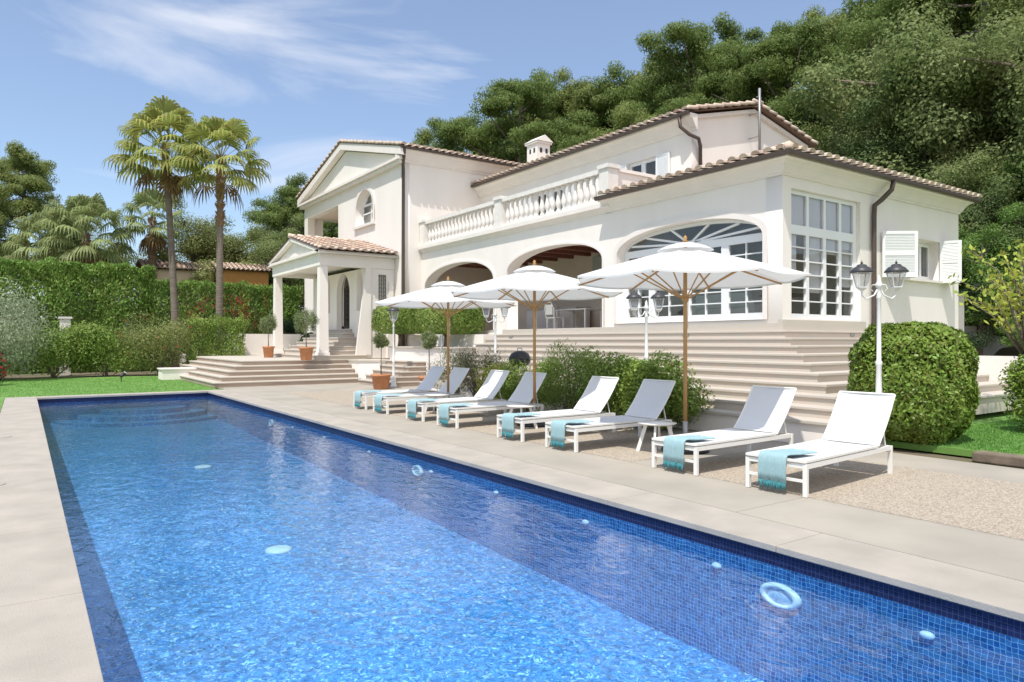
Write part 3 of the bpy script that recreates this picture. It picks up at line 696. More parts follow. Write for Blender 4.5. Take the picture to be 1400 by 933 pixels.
def roof(name, org, eave, up, L, vmax, par, tw=.33, step=.45):
    """barrel tiled slope: org corner, unit eave direction, unit upslope direction, vmax(u)->(v0,v1) per column"""
    org = Vector(org); e_ = Vector(eave).normalized(); u_ = Vector(up).normalized(); n_ = e_.cross(u_).normalized()
    if n_.z < 0: n_ = -n_
    mb = MB(); ub = MB(); nc = int(L / tw); tw = L / nc
    for i in range(nc):
        c = (i + .5) * tw; v0, v1 = vmax(c)
        if v1 - v0 < .1: continue
        k = v0
        while k < v1 - .02:
            k2 = min(k + step, v1); pts = []
            lift0, lift1 = .045, .0
            jit = random.uniform(-.008, .008)
            for kk, lf, rr in ((k - .05, lift0, .125), (k2, lift1, .10)):
                for a in range(7):
                    t = PI * a / 6
                    pts.append(org + e_ * (c + jit + rr * math.cos(t)) + u_ * kk + n_ * (rr * .8 * math.sin(t) + lf))
            fs = [(a, a + 1, a + 8, a + 7) for a in range(6)] + [tuple(range(7))]
            mb.add(pts, fs); k += step
        a0, a1 = c - tw / 2, c + tw / 2
        v0b, v1b = vmax(max(a0, .001))[1], vmax(min(a1, L - .001))[1]
        p = [org + e_ * a0 + u_ * v0, org + e_ * a1 + u_ * v0, org + e_ * a1 + u_ * max(v1b, v0), org + e_ * a0 + u_ * max(v0b, v0)]
        ub.add(p, [(0, 1, 2, 3)]); ub.add([q - n_ * .05 for q in p], [(3, 2, 1, 0), ])
    r_ = mb.build(name, tile, par, True)
    ub.build('roof_deck', tileunder, r_ if par is None else par)
    return r_
tl = math.tan(R(16)); cu_, su_ = math.cos(R(16)), math.sin(R(16))
ex, ey = 14.13, 9.38
roof('roof', (ex, ey, 6.04), (0, 1, 0), (cu_, 0, su_), 15.75 - ey, lambda u: (0, min(u / cu_, (XU - ex if u > 5.75 else 9) / cu_)), villa)
roof('roof', (ex, ey, 6.04), (1, 0, 0), (0, cu_, su_), 24.0 - ex, lambda u: (0, min(u, 5.82, (24.0 - ex) - u + 2.0) / cu_), villa)
hp = MB()
for i in range(13):
    a = i * .42; p = Vector((ex + a, ey + a, 6.06 + a * tl)); q = Vector((ex + a + .45, ey + a + .45, 6.05 + (a + .45) * tl)); hp.tube([p + Vector((0, 0, .03)), q], [.12, .10], 8)
hp.build('hip_tiles', tile, villa, True)
# terrace, ledge and balustrade over the arches
tf = MB(); tf.box(14.62, XU + .1, 15.9, 27.99, 5.7, 5.885); tf.build('terrace_floor', stairs_m, villa)
lpf = lambda d: [(XF - d, 27.98), (XF - d, 15.62)]
sweep('ledge', [(-.02, 5.60), (.03, 5.60), (.06, 5.66), (.16, 5.74), (.20, 5.76), (.20, 5.90), (-.02, 5.90)], lpf, trim, villa)
bal = MB().box(XF - .02, XF + .24, 15.78, 27.98, 5.902, 6.02).box(XF - .05, XF + .27, 15.78, 27.98, 6.86, 7.0).build('balustrade', balstone, villa)
for y in (27.78, 21.75, 15.92):
    pb = MB(); pb.box(XF - .10, XF + .32, y - .2, y + .2, 5.904, 6.96); pb.box(XF - .15, XF + .37, y - .25, y + .25, 6.96, 7.08); pb.box(XF - .13, XF + .35, y - .23, y + .23, 5.905, 6.06)
    pb.build('post', balstone, bal)
bprof = [(.085, 0), (.085, .05), (.05, .07), (.045, .11), (.075, .17), (.10, .26), (.085, .36), (.052, .52), (.042, .62), (.06, .66), (.045, .69), (.08, .74), (.08, .80)]
bme = MB(); bme.lathe([(r_, z * 1.05) for r_, z in bprof], n=12); bme = bme.mesh('baluster', balstone, True)
def balrow(y0, y1, n):
    for i in range(n):
        o = link('baluster', bme, bal); o.location = (XF + .11, y0 + (y1 - y0) * (i + .5) / n, 6.02); o.matrix_parent_inverse = Matrix.Identity(4)
        o.location = Vector(o.location) - Vector((0, 0, 0))
balrow(22.0, 27.55, 19); balrow(16.15, 21.5, 18)
# parapet on the south side of the terrace
MB().box(XF + .35, XU - .02, 15.80, 16.02, 5.89, 6.9).box(XF + .35, XU - .02, 15.74, 16.08, 6.9, 7.0).build('parapet', stucco, villa)
# --- upper storey
UDOORS = [rect(16.75, 18.1, 5.95, 8.0), rect(21.6, 23.8, 5.95, 7.9)]
plate('wall', rect(15.2, 28.0, 5.9, 8.9), UDOORS, .3, frameX(XU + .15), stucco, villa)
plate('wall', [(XU + .3, 5.9), (23.85, 5.9), (23.85, 8.93), (20.75, 9.68), (XU + .3, 8.98)], [], .3, frameY(15.35), stucco, villa)
MB().box(23.55, 23.85, 15.5, 28, 5.9, 8.9).build('wall', stucco, villa)
MB().box(18.8, 18.9, 15.6, 27.9, 5.9, 8.9).build('interior_wall', interior_dk, villa)
for (a, b, z1) in ((16.75, 18.1, 8.0), (21.6, 23.8, 7.9)):
    n_ = 2 if b - a < 1.6 else 4; hs_ = []
    for i in range(n_):
        w_ = (b - a) / n_; hs_.append(rect(a + i * w_ + .1, a + (i + 1) * w_ - .1, 6.15, z1 - .12))
    f_ = plate('balcony_door', rect(a + .003, b - .003, 5.953, z1 - .003), hs_, .06, frameX(XU + .12), whitep, villa)
    MB().box(XU + .125, XU + .129, a + .05, b - .05, 6.0, z1 - .05).build('pane', winglass, f_)
shutter(XU - .03, 16.72, XU - .06, 16.08, 5.95, 8.0, villa); shutter(XU - .03, 18.13, XU - .10, 18.77, 5.95, 8.0, villa)
shutter(XU - .03, 21.57, XU - .06, 20.87, 5.95, 7.9, villa); shutter(XU - .03, 23.83, XU - .10, 24.5, 5.95, 7.9, villa)
up = lambda d: [(XU - d, 27.98), (XU - d, 14.95)]
sweep('cornice', [(.002, 8.45), (.04, 8.45), (.06, 8.52), (.10, 8.55), (.22, 8.76), (.34, 8.84), (.36, 8.94), (.002, 8.94)], up, trim, villa)
sweep('gutter', [(.365, 8.94), (.39, 8.88), (.45, 8.87), (.49, 8.91), (.50, 8.98), (.365, 8.98)], up, brownmetal, villa)
rs = math.atan((9.86 - 9.0) / (20.75 - 17.2)); cr_, sr_ = math.cos(rs), math.sin(rs)
roof('roof', (17.2, 14.9, 9.0), (0, 1, 0), (cr_, 0, sr_), 13.1, lambda u: (0, 3.55 / cr_), villa)
roof('roof', (24.3, 14.9, 9.0), (0, 1, 0), (-cr_, 0, sr_), 13.1, lambda u: (0, 3.55 / cr_), villa)
rk = MB()
for i in range(9):
    for sgn, x0 in ((1, 17.2), (-1, 24.3)):
        p = Vector((x0 + sgn * i * .42, 14.95, 9.03 + i * .42 * math.tan(rs))); q = p + Vector((sgn * .44, 0, .44 * math.tan(rs)))
        rk.tube([p + Vector((0, 0, .05)), q], [.075, .06], 8)
for i in range(31):
    p = Vector((20.75, 14.85 + i * .42, 9.90)); rk.tube([p, p + Vector((0, .45, -.03))], [.11, .09], 8)
rk.build('rake_tiles', tile, villa, True)
MB().prism([(17.65, 15.08, 8.84), (20.75, 15.08, 9.60), (23.95, 15.08, 8.84), (23.95, 15.08, 8.96), (20.75, 15.08, 9.72), (17.65, 15.08, 8.96)], (0, .12, 0)).build('rake_moulding', trim, villa)
# downpipes
MB().tube([(XU - .42, 15.35, 8.88), (XU - .42, 15.30, 8.55), (XU - .2, 15.12, 8.30), (XU + .12, 15.02, 8.20), (XU + .28, 15.08, 8.0), (XU + .30, 15.10, 7.3)], .06, 8).build('downpipe', brownmetal, villa, True)
MB().tube([(18.85, YF - .44, 5.93), (18.82, YF - .40, 5.70), (18.70, YF - .20, 5.45), (18.55, YF - .09, 5.3), (18.52, YF - .09, 5.0), (18.52, YF - .09, 2.0), (18.52, YF - .09, .6)], .065, 8).build('downpipe', brownmetal, villa, True)
# chimney
ch = MB(); ch.box(18.35, 19.05, 24.4, 25.15, 9.0, 10.35); ch.box(18.28, 19.12, 24.33, 25.22, 10.35, 10.43)
ch.prism([(18.25, 24.28, 10.44), (19.15, 24.28, 10.44), (18.7, 24.28, 10.72)], (0, .98, 0))
chm = ch.build('chimney', stucco, villa)
mb = MB(); mb.box(18.345, 18.36, 24.55, 24.67, 9.95, 10.15); mb.box(18.345, 18.36, 24.85, 24.97, 9.95, 10.15); mb.box(18.5, 18.62, 24.39, 24.41, 9.95, 10.15); mb.box(18.8, 18.92, 24.39, 24.41, 9.95, 10.15); mb.build('vent', iron, chm)
# --- left wing (tower) with pediment
TG = [(28.0, 0), (40.9, 0), (40.9, 9.75), (34.4, 11.45), (28.0, 9.85)]
LOG = rect(35.5, 40.3, 6.35, 8.85); AWN = arch(30.95, 33.0, 7.36, 8.15, 9.02)
plate('wall', TG, [LOG, AWN], .4, frameX(XG + .2), stucco, villa)
plate('wall', rect(XG + .4, 21.5, 0, 9.9), [], .35, frameY(YT + .175), stucco, villa)
plate('wall', rect(XG + .4, 21.5, 0, 9.7), [rect(14.6, 18.6, 6.35, 8.85)], .35, frameY(40.9 - .175), stucco, villa)
MB().box(19.2, 19.5, 28.36, 40.5, 0, 9.6).box(14.01, 19.2, 35.1, 35.4, 5.9, 9.0).build('wall', stucco, villa)
MB().box(14.01, 19.2, 28.4, 40.5, 6.1, 6.3).box(14.01, 19.2, 28.4, 40.5, 8.9, 9.05).build('loggia_ceiling', interior, villa)
sw2 = surround(AWN, .17, 0); plate('window_surround', sw2, [surround(AWN, -.001, 0)], .06, frameX(XG - .028), trim, villa)
holes = [rect(31.05 + .05, 31.9, 7.46, 7.95), rect(31.98, 32.9, 7.46, 7.95), rect(31.1, 31.9, 8.01, 8.35), rect(31.98, 32.9, 8.01, 8.35)]
holes.append([(31.25, 8.45), (31.9, 8.45), (31.9, 8.9), (31.6, 8.78)]); holes.append([(31.98, 8.45), (32.7, 8.45), (32.35, 8.8), (31.98, 8.9)])
w2 = plate('window', surround(AWN, -.003, 0), holes, .06, frameX(XG + .34), whitep, villa)
MB().box(XG + .345, XG + .35, 31.0, 32.95, 7.4, 8.9).build('pane', winglass, w2)
MB().box(XG + .6, XG + .7, 30.5, 33.5, 7.0, 9.0).build('interior_wall', interior_dk, villa)
MB().box(XG - .14, XG + .02, 30.75, 33.2, 7.22, 7.345).build('window_sill', balstone, villa)
# pediment mouldings
pm_ = MB(); pm_.box(XG - .32, XG + .02, 27.62, 41.2, 9.60, 9.72); pm_.box(XG - .22, XG + .015, 27.72, 41.1, 9.46, 9.60)
yl, yr, zc_, zr_ = 27.45, 41.25, 10.10, 11.84
for (a, b) in (((yl, zc_), (34.4, zr_)), ((yr, 10.02), (34.4, zr_))):
    pm_.prism([(XG - .32, a[0], a[1] - .36), (XG - .32, b[0], b[1] - .36), (XG - .32, b[0], b[1]), (XG - .32, a[0], a[1])], (.30, 0, 0))
pm_.build('pediment', trim, villa)
pd = lambda d: [(21.5, YT - d), (XG - .3, YT - d)]
sweep('cornice', [(.002, 9.55), (.05, 9.55), (.07, 9.62), (.14, 9.68), (.30, 9.92), (.46, 10.0), (.48, 10.08), (.002, 10.08)], pd, trim, villa)
sweep('gutter', [(.485, 10.08), (.51, 10.03), (.57, 10.02), (.61, 10.06), (.62, 10.12), (.485, 10.12)], pd, brownmetal, villa)
ts = math.atan((zr_ - zc_) / (34.4 - 27.4)); ct, st = math.cos(ts), math.sin(ts)
roof('roof', (XG - .36, 27.38, 10.13), (1, 0, 0), (0, ct, st), 8.4, lambda u: (0, 7.02 / ct), villa)
roof('roof', (XG - .36, 41.42, 10.13), (1, 0, 0), (0, -ct, st), 8.4, lambda u: (0, 7.02 / ct), villa)
rk = MB()
for i in range(17):
    for sgn, y0 in ((1, 27.4), (-1, 41.4)):
        p = Vector((XG - .32, y0 + sgn * i * .42, 10.16 + i * .42 * math.tan(ts))); rk.tube([p + Vector((0, 0, .05)), p + Vector((0, sgn * .44, .44 * math.tan(ts)))], [.075, .06], 8)
rk.build('rake_tiles', tile, villa, True)
MB().tube([(XG - .12, YT - .56, 10.05), (XG - .10, YT - .50, 9.8), (XG - .02, YT - .22, 9.45), (XG + .05, YT - .10, 9.2), (XG + .05, YT - .09, 4), (XG + .05, YT - .09, 1.0)], .075, 8).build('downpipe', brownmetal, villa, True)
# --- entrance porch
pc = MB(); pc.box(10.15, 13.58, 28.62, 28.98, 4.88, 5.38); pc.box(10.15, 13.58, 35.0, 35.36, 4.88, 5.38); pc.box(10.15, 10.55, 28.985, 34.995, 4.88, 5.38); pc.box(10.56, 13.58, 28.985, 34.995, 5.10, 5.2)
pc.build('entablature', stucco, villa)
for y in (28.82, 35.14):
    cb_ = MB()
    for z0, z1, w0, w1 in ((1.1, 4.88, .20, .165),):
        cb_.add([(10.35 + sx_ * w, y + sy_ * w, z) for z, w in ((z0, w0), (z1, w1)) for sx_, sy_ in ((-1, -1), (1, -1), (1, 1), (-1, 1))], [(0, 3, 2, 1), (4, 5, 6, 7), (0, 1, 5, 4), (1, 2, 6, 5), (2, 3, 7, 6), (3, 0, 4, 7)])
    cb_.box(10.11, 10.59, y - .24, y + .24, 1.1, 1.22)
    cb_.build('column', stucco, villa)
# vestibule with the pointed door
DR = pointed(30.45, 32.05, 2.26, 3.95, 4.82); NI = pointed(28.98, 29.62, 3.05, 4.35, 4.80); NI2 = pointed(32.9, 33.55, 3.05, 4.35, 4.80)
plate('wall', rect(28.66, 35.32, .95, 4.878), [DR, NI, NI2], .25, frameX(12.325), stucco, villa)
plate('wall', rect(12.45, 13.59, .95, 4.878), [rect(12.82, 13.18, 3.4, 4.62)], .2, frameY(28.76), stucco, villa)
MB().box(12.5, 12.56, 28.87, 35.2, 2.4, 4.87).build('wall', stucco, villa)
MB().box(12.45, 13.59, 35.1, 35.3, .95, 4.87).build('wall', stucco, villa)
plate('door', pointed(30.78, 31.72, 2.262, 4.0, 4.72), [], .05, frameX(12.44), doorwood, villa)
gr = MB()
for i in range(5): gr.tube([(12.40, 30.86 + i * .195, 2.4), (12.40, 30.86 + i * .195, 4.2)], .012, 5)
for i in range(8): gr.lathe([(.001, -.05), (.06, 0), (.001, .05)], (12.40, 31.25, 2.7 + i * .22), 6)
gr.build('door_grille', iron, villa)
gw = MB(); gw.box(12.815, 13.185, 28.74, 28.76, 3.395, 4.625)
wgr = gw.build('window', interior_dk, villa)
gw = MB()
for i in range(4): gw.tube([(12.85 + i * .1, 28.645, 3.4), (12.85 + i * .1, 28.645, 4.62)], .010, 5)
for i in range(7): z = 3.48 + i * .17; gw.tube([(12.83, 28.645, z), (12.93, 28.64, z + .09), (13.0, 28.645, z), (13.07, 28.64, z + .09), (13.17, 28.645, z)], .009, 4)
gw.build('grille', iron, wgr)
MB().prism([(11.75, 28.60, 1.1), (12.45, 28.60, 1.1), (12.45, 28.60, 4.878), (12.22, 28.60, 4.878)], (0, .1, 0)).build('buttress', stucco, villa)
for x0 in (13.25,): MB().prism([(x0 - .05, 28.56, .95), (x0 + .30, 28.56, .95), (x0 + .22, 28.56, 4.3), (x0 + .04, 28.56, 4.3)], (0, .1, 0)).build('buttress', stucco, villa)
# porch pediment and roof
pp = MB(); y0, y1, ym, ze, zr = 28.25, 35.75, 32.0, 5.50, 6.42
pp.prism([(10.2, y0 + .4, 5.38), (10.2, y1 - .4, 5.38), (10.2, ym, zr - .16)], (.1, 0, 0))
pp.box(9.98, 10.22, y0 + .05, y1 - .05, 5.381, 5.50)
for a, b in (((y0, ze), (ym, zr)), ((y1, ze), (ym, zr))): pp.prism([(9.98, a[0], a[1] - .14), (9.98, b[0], b[1] - .16), (9.98, b[0], b[1]), (9.98, a[0], a[1])], (.30, 0, 0))
pp.build('pediment', trim, villa)
MB().box(10.2, 13.58, 28.3, 28.61, 5.382, 5.50).build('cornice', trim, villa)
ps = math.atan((zr - ze) / (ym - y0)); cp_, sp_ = math.cos(ps), math.sin(ps)
roof('porch_roof', (9.95, y0 - .08, ze + .02), (1, 0, 0), (0, cp_, sp_), 3.62, lambda u: (0, (ym - y0 + .08) / cp_), villa)
roof('porch_roof', (9.95, y1 + .08, ze + .02), (1, 0, 0), (0, -cp_, sp_), 3.62, lambda u: (0, (ym - y0 + .08) / cp_), villa)
rk = MB()
for i in range(9):
    p = Vector((9.9 + i * .42, ym, zr + .08)); rk.tube([p, p + Vector((.45, 0, -.03))], [.11, .09], 8)
rk.build('ridge_tiles', tile, villa, True)
an = tag(empty('antenna_mast', (20.95, 15.02, 8.5), world=True), 'thin grey metal mast clamped to the upper gable wall by the ridge', 'mast')
MB().tube([(20.6, 14.78, 8.1), (20.6, 14.78, 10.32)], .045, 8).build('pole', greyalu, an, True)
MB().tube([(20.6, 15.19, 8.7), (20.6, 14.78, 8.7)], .02, 6).tube([(20.6, 15.19, 9.5), (20.6, 14.78, 9.5)], .02, 6).tube([(20.45, 14.78, 10.0), (20.7, 14.78, 10.0)], .02, 6).build('bracket', greyalu, an)

# ================================================================== STAIRS, TERRACES, WALLS
stairs_rb = mat('brown_riser_stone', (0.40, 0.31, 0.25), 0.9, col2=(0.46, 0.38, 0.31), vscale=1.6, bump=0.15, bscale=45, stretch=(.6, .6, 3))
def steps_thing(name, label, levels, loc, cat='stairs', nose=.035, rm=None):
    """levels: (x0,x1,y0,y1,z0,z1) blocks; each one step with a tread slab"""
    r = tag(empty(name, loc, world=True), label, cat)
    for (x0, x1, y0, y1, z0, z1) in levels:
        s_ = MB().box(x0, x1, y0, y1, z0, z1 - .055).build('step', rm or stairs_r, r)
        MB().box(x0 - nose, x1, y0 - nose, y1 + nose * .5, z1 - .052, z1).build('tread', stairs_m, s_, bevel=.012)
    return r
lv = []
for k in range(-1, 8):
    x, y, z = 13.77 - .41 * k, 9.09 - .41 * k, 1.777 - .17 * k
    lv.append((x, 17.9 if k < 1 else 18.4, y, 21.45 if k < 2 else 20.1, (0 if k == 1 else z - .17 - (.2 if k == 7 else 0)), z))
main_st = steps_thing('garden_stairs', 'broad pale stone stairs wrapping round the corner of the villa below the arched window', lv, (10.9, 6.2, .4))
mb = MB(); mb.box(14.42, 18.05, 9.72, 9.845, 1.948, 2.20); mb.box(14.425, 14.595, 9.847, 21.3, 1.948, 2.118)
mb.build('plinth', stairs_m, main_st)
sc = MB(); sc.box(12.30, 12.42, 8.66 - .41 * 0 - .02, 8.70, 1.68, 1.76)
def steplight(x0, x1, y0, y1, z0, z1, lb): tag(MB().box(x0, x1, y0, y1, z0, z1).build('step_light', greyalu, bevel=.006), lb, 'light', 'small lights set in the stair risers')
steplight(14.15, 14.19, 12.3, 12.5, 1.82, 1.90, 'small grey light set in the riser of the stairs under the arched window')
steplight(16.9, 17.06, 9.47, 9.51, 1.82, 1.90, 'small grey light set in the riser of the stairs under the glazed door')
steplight(14.15, 14.19, 20.3, 20.5, 1.82, 1.90, 'small grey light set in the riser of the stairs under the open arch')
lg = tag(empty('stair_terrace', (10.5, 5.9, 0), world=True), 'low rendered wall with a flat stone top along the foot of the broad stairs', 'wall')
MB().box(10.5, 13.3, 5.85, 20.15, 0, .35).build('wall', MATS['stucco'], lg); MB().box(10.44, 13.3, 5.79, 20.2, .352, .407).build('coping', stairs_m, lg, bevel=.01)
# right side cheek wall and yard
ck2 = tag(MB().box(18.42, 18.66, 5.8, 9.84, 0, 1.35).build('cheek_wall', stucco), 'white rendered wall closing the right end of the broad stairs behind the clipped dome', 'wall')
# entrance flight in front of the porch
lv = [(5.69 + .33 * k, 11.33, 27.06 + .35 * k, 37.2, .186 * k, .186 * (k + 1)) for k in range(5)]
ent = steps_thing('entrance_stairs', 'five wide stone steps rising from the pool end to the entrance porch', lv, (5.7, 27.06, 0), rm=stairs_rb)
MB().box(7.2, 13.58, 37.22, 46, 0, .93).build('terrace', stairs_m, ent)
MB().box(11.34, 13.58, 28.42, 37.2, 0, .928).build('terrace', stairs_m, ent)
lv = [(9.95, 12.19, 28.5, 35.7, .931, 1.10)] + [(10.62 + .26 * j, 12.19, 29.05 + .22 * j, 35.15 - .22 * j, 1.10 + .19 * j, 1.10 + .19 * (j + 1)) for j in range(6)]
steps_thing('porch_steps', 'grey stone steps under the porch climbing to the pointed front door', lv, (9.95, 28.5, .93))
# side platform with its own flight
lv = [(10.95 + .3 * k, 14.58, 23.75, 26.35, .186 * k, .186 * (k + 1)) for k in range(5)]
steps_thing('side_stairs', 'short flight of stone steps behind the potted trees, right of the entrance flight', lv, (10.95, 23.75, 0), rm=stairs_rb)
sp_w = tag(empty('side_terrace', (11.35, 26.4, 0), world=True), 'white rendered terrace wall between the entrance flight and the short side steps', 'wall')
MB().prism([(11.36, 28.41, 0), (11.36, 27.3, 0), (11.9, 26.4, 0), (14.58, 26.4, 0), (14.58, 27.98, 0), (13.58, 28.0, 0), (13.58, 28.41, 0)], (0, 0, .86)).build('wall', stucco, sp_w)
MB().prism([(11.31, 28.41, .862), (11.31, 27.28, .862), (11.87, 26.37, .862), (14.58, 26.37, .862), (14.58, 27.98, .862), (13.58, 28.0, .862), (13.58, 28.41, .862)], (0, 0, .064)).build('coping', stairs_m, sp_w)
pw = tag(empty('raised_planter', (12.6, 21.7, 0), world=True), 'white rendered raised planter under the two clipped trees', 'planter')
MB().box(12.55, 14.58, 21.5, 23.72, 0, 1.42).box(12.55, 14.58, 23.72, 26.9, .932, 1.42).build('wall', stucco, pw); MB().box(12.48, 14.58, 21.43, 26.95, 1.422, 1.48).build('coping', stairs_m, pw, bevel=.01)
MB().box(13.85, 14.59, 21.7, 27.9, 1.482, 1.95).build('upper_wall', stucco, pw)
# low white block at the lawn
lb_ = tag(empty('low_wall', (4.9, 33.6, 0), world=True), 'low white block wall at the left foot of the entrance flight on the lawn', 'wall')
MB().box(4.95, 6.7, 33.7, 34.75, 0, .44).build('wall', stucco, lb_); MB().box(4.9, 6.75, 33.65, 34.8, .442, .50).build('coping', trim, lb_, bevel=.01)
# wall behind the first potted tree
tag(MB().box(8.6, 13.5, 40.6, 40.85, .93, 2.1).build('garden_wall', stucco), 'white garden wall behind the potted tree left of the porch', 'wall')

# ================================================================== PARASOLS
def make_umbrella():
    r = empty('parasol')
    RR, zh, za = 1.80, 2.66, 3.16; ph = .48
    n = 8; tips = [Vector((RR * math.cos(ph + PI / 4 * i), RR * math.sin(ph + PI / 4 * i), zh)) for i in range(n)]
    mb = MB(); apex = Vector((0, 0, za)); G = 6
    for i in range(n):
        a, b = tips[i], tips[(i + 1) % n]; rows = []
        for j in range(G + 1):
            t = .06 + .94 * j / G; row = []
            for k in range(G + 1):
                s_ = k / G; e_ = a.lerp(b, s_); p = apex.lerp(e_, t)
                sag = math.sin(s_ * PI) * t
                p = p + Vector((0, 0, -.035 * sag)) - Vector((e_.x, e_.y, 0)).normalized() * (.045 * sag * t)
                p.z += .012 * math.sin(t * PI)
                row.append(p)
            rows.append(row)
        vs = [p for row in rows for p in row]; W_ = G + 1
        mb.add(vs, [(j * W_ + k, j * W_ + k + 1, (j + 1) * W_ + k + 1, (j + 1) * W_ + k) for j in range(G) for k in range(G)])
    can = mb.build('canopy', canvas, r, True)
    hm = MB()
    for i in range(n):
        a, b = tips[i], tips[(i + 1) % n]; vs = []
        for k in range(G + 1):
            s_ = k / G; e_ = a.lerp(b, s_); sag = math.sin(s_ * PI); p = e_ + Vector((0, 0, -.035 * sag)) - Vector((e_.x, e_.y, 0)).normalized() * (.045 * sag); vs += [p, p + Vector((0, 0, -.03))]
        hm.add(vs, [(2 * k, 2 * k + 1, 2 * k + 3, 2 * k + 2) for k in range(G)])
    hm.build('hem', canvas, can)
    vt = MB(); m_ = 24
    vs = []
    for j, (rr, z) in enumerate(((.03, za + .06), (.16, za + .045), (.32, za - .005), (.43, za - .062))):
        vs += [Vector((rr * math.cos(2 * PI * k / m_), rr * math.sin(2 * PI * k / m_), z)) for k in range(m_)]
    vt.add(vs, [(j * m_ + k, j * m_ + (k + 1) % m_, (j + 1) * m_ + (k + 1) % m_, (j + 1) * m_ + k) for j in range(3) for k in range(m_)])
    vt.build('vent_cap', canvas, can, True)
    MB().tube([(0, 0, .40), (0, 0, za + .06)], .031, 12).build('pole', wood, r, True)
    MB().tube([(0, 0, .06), (0, 0, .46)], .038, 12).build('sleeve', greyalu, r, True)
    MB().lathe([(.36, 0), (.36, .03), (.33, .075), (.08, .10), (.045, .16), (.04, .20)], n=32).build('base', blackp, r, True)
    MB().lathe([(.03, 2.30), (.055, 2.32), (.055, 2.40), (.03, 2.42)], n=12).build('hub', wood, r, True)
    MB().lathe([(.03, za + .07), (.045, za + .09), (.02, za + .11), (.035, za + .14), (.001, za + .18)], n=12).build('finial', wood, r, True)
    MB().tube([(.035, -.02, 1.9), (.04, -.02, 2.32)], .006, 5).build('cord', canvas, r)
    for i in range(n):
        t = tips[i]; rb = MB().bar(Vector((0, 0, za - .08)), Vector((t.x * .985, t.y * .985, zh - .035)), .018, .026).build('rib', wood, r)
        mid = Vector((0, 0, za - .08)).lerp(Vector((t.x, t.y, zh - .035)), .52)
        MB().bar(Vector((t.x * .03, t.y * .03, 2.36)), mid + Vector((0, 0, -.012)), .014, .02).build('strut', wood, rb)
    return r
u0 = make_umbrella()
ULAB = ['big white parasol with wooden pole nearest the camera, over the third lounger', 'middle white parasol of the three, standing by the fourth lounger', 'farthest white parasol of the three, in front of the clipped trees']
for i, (x, y, rz, s_) in enumerate(((8.40, 7.36, 0, 1), (8.46, 11.34, R(8), 1.0), (8.56, 15.02, R(3), .985))):
    o = u0 if i == 0 else copy_tree(u0)
    o.location = (x, y, 0); o.rotation_euler.z = rz; o.scale = (1, 1, s_); tag(o, ULAB[i], 'parasol', 'white parasols along the row of loungers')

